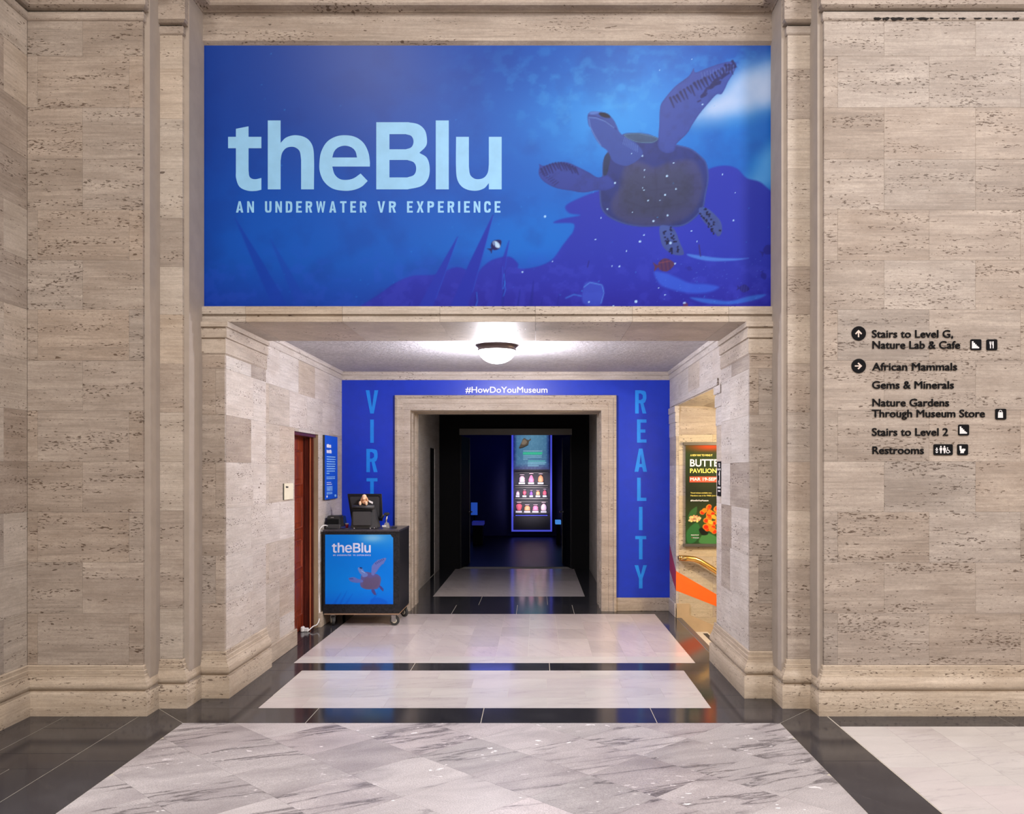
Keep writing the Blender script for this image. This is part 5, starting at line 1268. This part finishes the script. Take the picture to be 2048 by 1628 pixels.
WC = [circ(-12.2, -2.6, 1.5), [(-15, -0.6), (-9.4, -0.6), (-9.6, 0.8), (-11, 1.2), (-11, 2.6), (-13.4, 2.6), (-13.4, 1.2), (-14.8, 0.8)], [(-14.8, 3.4), (-12.2, 4.4), (-9.6, 3.4), (-10.4, 6), (-12.2, 6.8), (-14, 6)]] + man(-4.0, 2.6) + man(3.2, 2.8) + [circ(9.4, -3.6, 1.2), [(8.6, -2.2), (10.0, -2.2), (10.2, 0.2), (12.6, 0.6), (14.2, 4.4), (15.2, 4.2), (15.4, 5.2), (13.4, 5.6), (11.8, 2.0), (8.8, 1.8)], [(8.4, 0.6), (7.4, 3.0), (8.6, 5.6), (11.2, 6.0), (12.6, 4.6), (13.2, 5.6), (11.2, 7.4), (8.0, 7.0), (6.0, 4.4), (6.2, 1.6)]]
icon(1951, 689.5, 21.4, 21.4, ST, 'square black stairs pictogram beside Nature Lab & Cafe')
icon(1983, 689.8, 21.2, 21.6, FK, 'square black fork and knife pictogram')
icon(2000.8, 828.4, 21.4, 21.4, BAG, 'square black shopping bag pictogram')
icon(1926.6, 860, 21.2, 21.6, ST, 'square black stairs pictogram beside Stairs to Level 2')
icon(1885.6, 899.3, 38, 21.6, WC, 'wide black pictogram of baby, man, woman and wheelchair')
icon(1924.6, 899.3, 21.2, 21.6, TOI, 'square black toilet pictogram')

# ------------------------------------------------------------------ ceiling light
LX, LY = -0.006, 8.10
cl = empty('ceiling_light', (LX, LY, 2.82), 'round flush ceiling light with a bronze ring and glowing glass bowl', 'ceiling light')
bm = bmesh.new(); bm_lathe(bm, [(0.10, 2.8195), (0.192, 2.8195), (0.194, 2.812), (0.180, 2.798), (0.176, 2.786), (0.180, 2.778), (0.174, 2.770), (0.160, 2.770), (0.155, 2.80)], LX, LY, 64)
from_bm('ring', bm, M['bronze'], cl)
bm = bmesh.new(); bm_lathe(bm, [(0.172 * math.cos(a), 2.772 - 0.122 * math.sin(a)) for a in [k * PI / 2 / 12 for k in range(12)]] + [(0.002, 2.650)], LX, LY, 48)
bw = from_bm('glass_bowl', bm, M['globe'], cl, True)
lp_ = point('alcove_lamp', (0, 0, 0), 150, (0.94, 0.92, 1.0), 0.10); lp_.parent = cl; lp_.location = (0, 0, -0.25)

# ------------------------------------------------------------------ mahogany door on the left
dr = empty('door_1', (-2.07, 8.7, 0), 'mahogany panelled door recessed in the left alcove wall', 'door', None, 'structure')
xl = -2.075
box('leaf', xl - 0.045, xl, 8.265, 9.112, 0.006, 2.022, M['wood'], dr)
zs = [0.10, 0.27, 0.66, 0.74, 1.05, 1.13, 1.44, 1.52, 1.86]
pan = [(0.12, 0.60), (0.69, 1.03), (1.12, 1.44), (1.535, 1.80)]
pan = [(0.155, 0.545), (0.645, 0.955), (1.055, 1.40), (1.50, 1.865)]
for a, b in pan:
    for y0, y1 in ((8.335, 8.655), (8.715, 9.035)):
        bm = bmesh.new()
        V0 = [(y0, a), (y1, a), (y1, b), (y0, b)]
        def ring(ins, x): return [bm.verts.new((x, min(max(y, y0 + ins), y1 - ins), min(max(z, a + ins), b - ins))) for y, z in V0]
        R = [ring(0, xl + 0.001), ring(0.006, xl + 0.012), ring(0.018, xl + 0.012), ring(0.026, xl - 0.006), ring(0.045, xl - 0.006), ring(0.075, xl + 0.008)]
        for i in range(len(R) - 1):
            for k in range(4): bm.faces.new((R[i][k], R[i][(k + 1) % 4], R[i + 1][(k + 1) % 4], R[i + 1][k]))
        bm.faces.new(R[-1]); from_bm('panel', bm, M['wood'], dr)
box('jamb', xl, -XA - 0.045, 9.112, 9.160, 0, 2.03, M['dwood'], dr); box('jamb', xl - 0.02, xl + 0.02, 9.09, 9.115, 0, 2.03, M['dwood'], dr)
box('bead', -2.012, -2.000, 9.104, 9.114, 0, 2.028, simple('light_bead', rgb(176, 100, 64), 0.4), dr)
box('jamb', xl, -XA - 0.02, 8.257, 8.265, 0, 2.03, M['dwood'], dr); box('head', xl, -XA - 0.02, 8.265, 9.14, 2.0, 2.03, M['dwood'], dr)
box('threshold', xl - 0.05, -XA - 0.001, 8.26, 9.165, -0.01, 0.002, M['black'], dr)
box('metal_edge', -XA - 0.045, -XA - 0.003, 9.158, 9.166, 0, 2.03, simple('worn_metal_edge', rgb(150, 128, 100), 0.5), dr)
lathe('knob', [(0.001, 0), (0.02, 0.004), (0.012, 0.015), (0.012, 0.03), (0.028, 0.045), (0.024, 0.062), (0.001, 0.066)], 8.33, 1.0, M['brass'], dr, 20, 'X').location.x += xl

# ------------------------------------------------------------------ signs on the left alcove wall
def sidep(Yc, z, d=0.0): return (-XA + d, Yc, z)
sg = empty('information_sign', (-XA, 9.64, 1.34), 'tall blue text sign on the wall between the door and the corner', 'sign')
box('board', -XA + 0.0005, -XA + 0.022, 9.345, 9.945, 1.338, 2.038, M['blk_plastic'], sg)
box('face', -XA + 0.022, -XA + 0.0235, 9.350, 9.943, 1.341, 2.036, simple('blue_sign_face', rgb(0, 84, 214), 0.45), sg)
def glyphs(name, y0, y1, z0, z1, mat, par, d, rs_, wmin=.010, wmax=.03, gap=.005):
    """a line of print too small to read: one thin mark per letter group"""
    bm = bmesh.new(); y = y0
    while y < y1:
        L = min(rs_.uniform(wmin, wmax), y1 - y); zz = z1 - (z1 - z0) * rs_.uniform(0, .25)
        bm_box(bm, -XA + d, -XA + d + 0.0006, y, y + L, z0, zz); y += L + gap
    return from_bm(name, bm, mat, par)
rg = random.Random(12); pb_ = simple('pale_print', rgb(150, 205, 250), 0.5)
glyphs('heading', 9.43, 9.63, 1.905, 1.945, M['white_print'], sg, 0.0236, rg, .02, .05, .006); glyphs('heading', 9.43, 9.65, 1.845, 1.885, M['white_print'], sg, 0.0236, rg, .02, .05, .006)
for k in range(7): glyphs('text_line', 9.43, 9.83 + rg.uniform(-.03, .03), 1.800 - k * .026, 1.812 - k * .026, pb_, sg, 0.0236, rg)
glyphs('text_line', 9.43, 9.55, 1.618, 1.630, pb_, sg, 0.0236, rg)
for k in range(2): glyphs('text_line', 9.43, 9.82, 1.580 - k * .018, 1.590 - k * .018, pb_, sg, 0.0236, rg)
for z, L in ((1.520, .2), (1.500, .24)): glyphs('text_line', 9.43, 9.43 + L, z, z + .008, M['white_print'], sg, 0.0236, rg)
for k in range(6): glyphs('text_line', 9.43, 9.70, 1.478 - k * .009, 1.483 - k * .009, pb_, sg, 0.0236, rg, .006, .02, .003)
for k in range(3): glyphs('text_line', 9.43, 9.69, 1.414 - k * .009, 1.419 - k * .009, pb_, sg, 0.0236, rg, .006, .02, .003)
box('logo_mark', -XA + .0236, -XA + .0242, 9.42, 9.47, 1.362, 1.384, M['white_print'], sg); box('logo_mark', -XA + .0236, -XA + .0242, 9.80, 9.86, 1.360, 1.385, pb_, sg, .004)
pq = empty('room_plaque', (-XA, 8.02, 1.39), 'small cream plaque left of the mahogany door', 'sign')
box('plate', -XA + 0.0005, -XA + 0.012, 7.89, 8.175, 1.388, 1.536, M['cream'], pq, 0.001)
glyphs('lettering', 7.93, 8.01, 1.495, 1.513, M['sign_black'], pq, 0.0121, rg, .012, .02, .004)
box('shadow_strip', -XA + 0.0002, -XA + 0.006, 7.878, 7.889, 1.388, 1.536, M['blk_plastic'], pq)  # dark strip stands in for the shadow along the plaque's near edge
ss = empty('stair_sign', (XA, 7.47, 1.44), 'narrow black stair sign with a large white figure 1 on the right pier', 'sign')
box('plate', XA - 0.008, XA - 0.0003, 7.392, 7.545, 1.436, 1.732, M['sign_black'], ss)
def sbox(name, y0, y1, z0, z1): box(name, XA - 0.0088, XA - 0.008, y0, y1, z0, z1, M['sign_white'], ss)
for k in range(3): sbox('text_line', 7.42, 7.49 - .01 * k, 1.708 - .012 * k, 1.715 - .012 * k)
for y in (7.40, 7.425, 7.455, 7.48, 7.51): sbox('small_letter', y, y + .016, 1.655, 1.672)
mesh('numeral', [(XA - 0.0088, y, z) for y, z in ((7.425, 1.530), (7.450, 1.530), (7.450, 1.612), (7.478, 1.612), (7.478, 1.622), (7.448, 1.648), (7.425, 1.648))], [(0, 1, 2, 3, 4, 5, 6)], M['sign_white'], ss)
mesh('pointer', [(XA - 0.0088, y, z) for y, z in ((7.47, 1.535), (7.482, 1.535), (7.482, 1.556), (7.496, 1.552), (7.474, 1.574), (7.458, 1.552), (7.47, 1.556))], [(0, 1, 2, 3, 4, 5, 6)], M['sign_white'], ss)
for y in (7.40, 7.425, 7.45, 7.475, 7.50): sbox('small_letter', y, y + .017, 1.500, 1.516)
for y in (7.41, 7.435, 7.46, 7.485): sbox('small_letter', y, y + .016, 1.472, 1.486)

# ------------------------------------------------------------------ ticket cart
ca_ = empty('ticket_cart', (-1.51, 9.6, 0), 'black rolling ticket cart with a blue turtle poster on its front', 'cart')
cx0, cx1, cy0, cy1, cz0, cz1 = -1.905, -1.095, 9.24, 9.95, 0.137, 1.026
box('body', cx0, cx1, cy0, cy1, cz0, cz1 - 0.02, M['laminate'], ca_, 0.003)
box('top', cx0 - 0.0, cx1 + 0.003, cy0 - 0.004, cy1, cz1 - 0.02, cz1, simple('worn_laminate_top', (0.05, 0.045, 0.055, 1), 0.3, grain=.4), ca_, 0.002)
box('bottom_board', cx0 + 0.01, cx1 - 0.005, cy0 + 0.004, cy1, cz0 - 0.014, cz0, M['plywood'], ca_)
def caster(x, y, ang, lab_=None):
    bm = bmesh.new(); R_ = 0.052
    rot = Matrix.Rotation(ang, 4, 'Z')
    bm_lathe(bm, [(0.001, -0.014), (R_ * .93, -0.014), (R_, -0.009), (R_, 0.009), (R_ * .93, 0.014), (0.001, 0.014)], 0, 0, 28, 'X')
    bmesh.ops.transform(bm, matrix=Matrix.Translation((x, y, R_)) @ rot, verts=bm.verts)
    p = from_bm('caster_wheel', bm, M['rubber'], ca_)
    bm = bmesh.new(); bm_lathe(bm, [(0.001, -0.0165), (R_ * .52, -0.0165), (R_ * .55, 0.0), (R_ * .52, 0.0165), (0.001, 0.0165)], 0, 0, 24, 'X')
    bmesh.ops.transform(bm, matrix=Matrix.Translation((x, y, R_)) @ rot, verts=bm.verts); h_ = from_bm('hub', bm, M['cream'], p)
    bm = bmesh.new()
    for s_ in (-1, 1): bm_box(bm, s_ * 0.022 - .0015, s_ * 0.022 + .0015, -0.02, 0.03, -0.012, 0.058)
    bm_box(bm, -0.0235, 0.0235, -0.02, 0.03, 0.056, 0.060); bm_box(bm, -0.03, 0.03, -0.035, 0.035, 0.066, 0.0705)
    bm_lathe(bm, [(0.018, 0.06), (0.018, 0.066)], 0, 0, 16)
    bmesh.ops.transform(bm, matrix=Matrix.Translation((x, y, R_)) @ rot, verts=bm.verts); from_bm('caster_fork', bm, M['steel'], ca_)
caster(-1.82, 9.31, 0.45); caster(-1.155, 9.31, 1.45); caster(-1.135, 9.86, 0.9); caster(-1.82, 9.86, 0.3)
# its poster
yp = cy0 - 0.002
def cpx(P): return P
cv = Cv(650.3, 786.3, 1069.2, 1208.3, 0.55)
X, Y = cv.X, cv.Y
cv.C[:] = np.array([4, 118, 222]) / 255.; cv.blend(np.clip((1110 - Y) / 45, 0, 1) * np.clip((X - 690) / 80, 0, 1) * .45, (90, 172, 220)); cv.blend(np.clip((1100 - Y) / 40, 0, 1) * .3, (50, 130, 200))
cv.glow(745, 1076, 22, 9, (150, 200, 228), .7); cv.blend(np.clip((Y - 1180) / 30, 0, 1) * .6, (6, 84, 206)); cv.glow(690, 1160, 60, 30, (2, 132, 232), .4)
k_ = 76.0 / (1474 - 1076)
def S2(P): return [(697 + (x - 1076) * k_ * .995, 1115.5 + (y - 122) * k_) for x, y in T(P)]
def sh2(P, c, lo, a=1.0, soft=1.0):
    P = smooth_poly(S2(P)); d, sl = cv.sd(P, 3); m = np.clip(.5 - d / soft, 0, 1) * a; cv.blend(m, c, sl)
    t = (Y[sl] - Y[sl].min()) / (np.ptp(Y[sl]) + 1e-6); cv.blend(m * t * .5, lo, sl)
sh2([(575, 810), (578, 740), (600, 690), (690, 600), (760, 590), (885, 615), (980, 640), (1070, 665), (1130, 710), (1160, 750), (1172, 830), (1155, 930), (1140, 1000), (1090, 1060), (1030, 1098), (900, 1100), (800, 1105), (700, 1090), (610, 1050), (568, 1000), (558, 920)], (92, 88, 150), (88, 76, 110))
sh2([(690, 800), (760, 740), (860, 770), (960, 740), (1060, 730), (1120, 780), (1130, 900), (1060, 1030), (850, 1090), (650, 1040), (630, 950)], (96, 84, 122), (84, 70, 96), .9, 3)
sh2(FP, (98, 116, 190), (104, 108, 184))
sh2([(217, 800), (222, 765), (245, 762), (300, 748), (370, 742), (430, 765), (500, 800), (605, 818), (645, 870), (600, 898), (470, 912), (400, 902), (320, 888), (260, 860)], (88, 108, 186), (84, 96, 170))
sh2([(492, 505), (493, 475), (508, 459), (580, 462), (612, 476), (656, 540), (700, 600), (775, 645), (760, 720), (640, 740), (605, 680), (540, 615), (508, 550)], (104, 130, 196), (98, 112, 186))
sh2([(900, 1100), (965, 1108), (990, 1140), (1032, 1248), (1020, 1264), (970, 1258), (900, 1170)], (70, 68, 140), (60, 56, 120)); sh2([(1118, 1000), (1160, 1000), (1240, 1080), (1246, 1130), (1226, 1158), (1150, 1082)], (66, 66, 140), (60, 56, 120))
cv.line(S2([(560, 470), (600, 480)]), 2.4, (16, 26, 80), .9, 1); cv.line(S2([(600, 560), (700, 620)]), 1.3, (170, 200, 240), .7, 1)
for k in range(6): cv.line(S2([(1010 + 45 * k, 330 - 25 * k), (1030 + 45 * k, 360 - 25 * k)]), 1.6, (40, 50, 120), .6, 1)
for k in range(4): cv.line(S2([(240 + 30 * k, 780), (260 + 30 * k, 800)]), 1.4, (40, 50, 120), .6, 1)
for x, y, w_ in ((672, 1200, 6), (684, 1196, 5), (695, 1202, 5), (745, 1200, 8)): cv.line([(x + 10, y - 14), (x - 6, 1212)], [1, w_], (6, 84, 200), .5, 2)
cv.poly([(742, 1198), (760, 1196), (775, 1204), (770, 1209), (744, 1209)], (4, 84, 200), .7, 3)
cv.mesh('poster_print', plane_map(yp - 0.0006), M['print_m'], ca_)
a = W(650.3, 1208.3, yp); b = W(786.3, 1069.2, yp)
box('poster_sheet', a[0], b[0], yp, cy0, a[2], b[2], simple('poster_blue', rgb(10, 110, 205), .45), ca_)
mesh('curled_corner', [W(781, 1069, yp - 0.001), W(787, 1069, yp - 0.001), W(787, 1076, yp - 0.001), W(783.5, 1072.6, yp - 0.005)], [(0, 3, 2, 1)], M['laminate'], ca_)
lk = 77.5 / (1004 - 457)
fc2 = front(yp - 0.0008)
for k, sp_ in LOGO.items():
    outline([[(664 + (p[0] - 456.5) * lk, 1085.5 + (p[1] - 240.6) * lk) + tuple(p[2:]) for p in Z1(s_)] for s_ in sp_], fc2, M['pale_lilac'], ca_, 'logo_letter', 0.0006)
for wd, a_, b_ in (('AN', 666, 670.8), ('UNDERWATER', 674, 702.5), ('VR', 706, 711), ('EXPERIENCE', 714, 741.5)):
    letters(wd, a_, b_, 1112, 3.2, fc2, M['pale_lilac'], ca_, 0.0006, 0.02, 'tagline', gap=.25, one=True)

# till on the cart
YT = 9.45
def tb(px, py, Yq): return W(px, py, Yq)
pt = empty('till_terminal', (W(729, 1050, YT)[0], YT, cz1), 'black till terminal seen from behind on the cart', 'till')
def wedge(name, x0b, x1b, x0t, x1t, z0, z1, yf, yb, yft, ybt, mat, par=pt, bev=0.006):
    bm = bmesh.new()
    V = [(x0b, yf, z0), (x1b, yf, z0), (x1b, yb, z0), (x0b, yb, z0), (x0t, yft, z1), (x1t, yft, z1), (x1t, ybt, z1), (x0t, ybt, z1)]
    vs = [bm.verts.new(v) for v in V]
    for f in ((0, 3, 2, 1), (4, 5, 6, 7), (0, 1, 5, 4), (1, 2, 6, 5), (2, 3, 7, 6), (3, 0, 4, 7)): bm.faces.new([vs[i] for i in f])
    if bev: bmesh.ops.bevel(bm, geom=list(bm.edges), offset=bev, segments=2, affect='EDGES')
    return from_bm(name, bm, mat, par)
xx = lambda px, Yq=9.42: W(px, 0, Yq)[0]
zz = lambda py, Yq=9.42: W(0, py, Yq)[2]
wedge('stand', xx(702), xx(755), xx(705), xx(746), cz1 + 0.004, zz(1011), 9.40, 9.62, 9.44, 9.60, M['gry_plastic'])
wedge('cable_cover', xx(707), xx(744), xx(706.5), xx(743), zz(1051), zz(1023), 9.375, 9.42, 9.385, 9.45, M['gry_plastic'])
box('cover_gap', xx(704), xx(744), 9.40, 9.47, zz(1024), zz(1019.5), M['blackpaint'], pt)
tube('hinge', [(xx(705), 9.43, zz(1014)), (xx(748), 9.43, zz(1014))], 0.022, M['gry_plastic'], pt, 16)
for px in (709, 741, 749): lathe('foot', [(0.001, cz1), (0.008, cz1), (0.007, cz1 + .012), (0.001, cz1 + .012)], xx(px), 9.40, M['chrome'], pt, 12)
# monitor, leaning back
mb = wedge('monitor_shell', xx(703, 9.6), xx(765, 9.6), xx(696, 9.55), xx(764, 9.55), zz(1042, 9.6), zz(987.5, 9.55), 9.60, 9.63, 9.515, 9.545, M['screen'], bev=0.004)
wedge('monitor_back', xx(707, 9.6), xx(759, 9.6), xx(701, 9.55), xx(760, 9.55), zz(1038, 9.6), zz(993, 9.55), 9.565, 9.60, 9.488, 9.52, M['gry_plastic'], bev=0.010)
tube('reader_arm', [(xx(757, 9.6), 9.585, zz(1034, 9.6)), (xx(764, 9.6), 9.57, zz(1036, 9.6)), (xx(768, 9.6), 9.56, zz(1030, 9.6))], 0.016, M['blk_plastic'], pt)
# handheld stand right of it
sc = empty('scanner_stand', (xx(771), 9.50, cz1), 'small chrome and black scanner stand right of the till', 'scanner')
wedge('base', xx(764.5), xx(778), xx(768), xx(775), cz1 + 0.001, zz(1046), 9.44, 9.53, 9.47, 9.51, M['steel'], sc, .004)
tube('stem', [(xx(770), 9.49, zz(1049)), (xx(770.5), 9.49, zz(1040)), (xx(772), 9.49, zz(1030))], 0.009, M['chrome'], sc)
wedge('head', xx(766), xx(776.5), xx(767), xx(776.5), zz(1031), zz(1025.5), 9.44, 9.53, 9.45, 9.52, M['blk_plastic'], sc, .008)
box('paper_tag', xx(764), xx(772), 9.432, 9.437, zz(1054.0), zz(1050.5), M['white_pl'], sc)
# plush toy
pl = empty('plush_toy', (xx(728), 9.44, zz(1011)), 'small tan plush toy with floppy ears on the till', 'toy')
def part(name, items, mat):
    bm = bmesh.new()
    for c, r_, rot in items: bm_ball(bm, c, r_, 2, rot)
    return from_bm(name, bm, mat, pl, True)
YPl = 9.425
def q(px, py, dy=0): return (xx(px), YPl + dy, zz(py))
part('body', [(q(728, 1001.5, .03), (.038, .034, .036), None), (q(728.5, 1004, .01), (.033, .028, .026), None)], M['plush'])
part('head', [(q(728.3, 994, .0), (.026, .025, .030), None), (q(728.5, 997.5, -.02), (.017, .014, .014), None)], M['plush2'])
part('ear', [(q(723.4, 998, .005), (.012, .012, .036), Matrix.Rotation(.45, 4, 'Y'))], M['plush']); part('ear', [(q(733.4, 998, .005), (.012, .012, .036), Matrix.Rotation(-.45, 4, 'Y'))], M['plush'])
part('paw', [(q(720.5, 1006.5, -.015), (.015, .018, .024), None)], M['plush2']); part('paw', [(q(732.8, 1006.5, -.015), (.016, .018, .024), None)], M['plush2'])
mesh('care_tag', [q(737, 1000, .0), q(746, 1004, .0), q(745.5, 1008, -.004), q(738.5, 1004.5, -.004)], [(0, 1, 2, 3)], M['white_pl'], pl)
# printer
pr = empty('receipt_printer', (xx(671), 9.5, cz1), 'black receipt printer at the left end of the cart', 'printer')
wedge('case', xx(653.5), xx(680.5), xx(654), xx(680), zz(1053), zz(1031.5), 9.40, 9.60, 9.425, 9.60, M['blk_plastic'], pr, .008)
wedge('side_cover', xx(680), xx(687), xx(679.8), xx(684), zz(1053), zz(1033), 9.44, 9.60, 9.47, 9.60, M['screen'], pr, .003)
box('paper_slot', xx(654.5), xx(678), 9.398, 9.41, zz(1048), zz(1038), M['blackpaint'], pr, .002); box('base_lip', xx(652.5), xx(681), 9.385, 9.45, cz1 + .002, zz(1048.5), M['gry_plastic'], pr, .005)
box('badge', xx(662), xx(668), 9.404, 9.412, zz(1036), zz(1034.2), M['steel'], pr)
cu = empty('cup', (xx(690.5), 9.5, cz1), 'small red cup with a white rim beside the printer', 'cup')
lathe('cup_body', [(0.001, cz1 + .0005), (.014, cz1 + .0005), (.019, cz1 + .046), (.001, cz1 + .046)], xx(690.5), 9.5, M['red_pl'], cu, 20)
lathe('rim', [(.0195, cz1 + .042), (.021, cz1 + .044), (.021, cz1 + .054), (.0, cz1 + .055)], xx(690.5), 9.5, M['white_pl'], cu, 20)
tag(box('phone_handset', xx(781), xx(791.5), 9.46, 9.52, cz1 + .0005, cz1 + .016, M['blk_plastic'], None, .004), 'flat black handset at the right end of the cart top', 'handset')
bm = bmesh.new()
bm_tube(bm, [(xx(683), 9.36, cz1 + .006), (xx(690), 9.34, cz1 + .005), (xx(697), 9.37, cz1 + .006), (xx(703), 9.39, cz1 + .008)], .004, 8)
bm_tube(bm, [(xx(655), 9.36, cz1 + .006), (xx(664), 9.33, cz1 + .006), (xx(672), 9.35, cz1 + .006), (xx(680), 9.33, cz1 + .006)], .005, 8)
tag(from_bm('black_cable', bm, M['blk_plastic'], None, True), 'black cables lying in front of the printer and till', 'cable')
tag(mesh('brochure_wedge', [(xx(645), 9.42, cz1), (xx(652.5), 9.42, cz1), (xx(645.5), 9.42, zz(1041)), (xx(645), 9.44, cz1), (xx(652.5), 9.44, cz1), (xx(645.5), 9.44, zz(1041))], [(0, 1, 2), (3, 5, 4), (0, 3, 4, 1), (1, 4, 5, 2), (2, 5, 3, 0)], simple('dark_plum_card', rgb(60, 44, 58), .6)), 'dark triangular card stand left of the printer', 'card')
# power cord
pc = empty('power_cord', (-1.92, 9.15, 0), 'white power cord hanging down the left side of the cart', 'cord')
Yk = 9.2
def kk(px, py, Yq=Yk): return W(px, py, Yq)
pts = [kk(655, 1052, 9.3), kk(650, 1050.5, 9.26), kk(645, 1052, 9.22), kk(640, 1058, 9.2), kk(637.6, 1072, 9.19), kk(637.5, 1110), kk(638.2, 1150), kk(637.4, 1180), kk(638.6, 1200), kk(639.2, 1222), kk(638.6, 1238, 9.17), kk(634, 1249, 9.1), kk(626, 1253, 9.0), (kk(617, 1253.5, 8.93)[0] + 0, 8.93, 0.012)]
def cat(P, n=6):
    P = [Vector(p) for p in P]; out = []
    for i in range(len(P) - 1):
        p0, p1, p2, p3 = P[max(i - 1, 0)], P[i], P[i + 1], P[min(i + 2, len(P) - 1)]
        for k in range(n):
            t = k / n; out.append(.5 * ((2 * p1) + (p2 - p0) * t + (2 * p0 - 5 * p1 + 4 * p2 - p3) * t * t + (3 * p1 - p0 - 3 * p2 + p3) * t ** 3))
    return out + [P[-1]]
pts = [Vector((max(p[0], -2.05), p[1], max(p[2], .008))) for p in cat(pts)]
tube('cord', pts, .006, M['white_pl'], pc, 8)
e = pts[-1]; box('plug', e.x - .05, e.x, e.y - .02, e.y + .02, 0.001, .04, M['white_pl'], pc, .006); box('adapter', e.x - .075, e.x - .045, e.y - .035, e.y + .03, 0.001, .055, M['white_pl'], pc, .008)
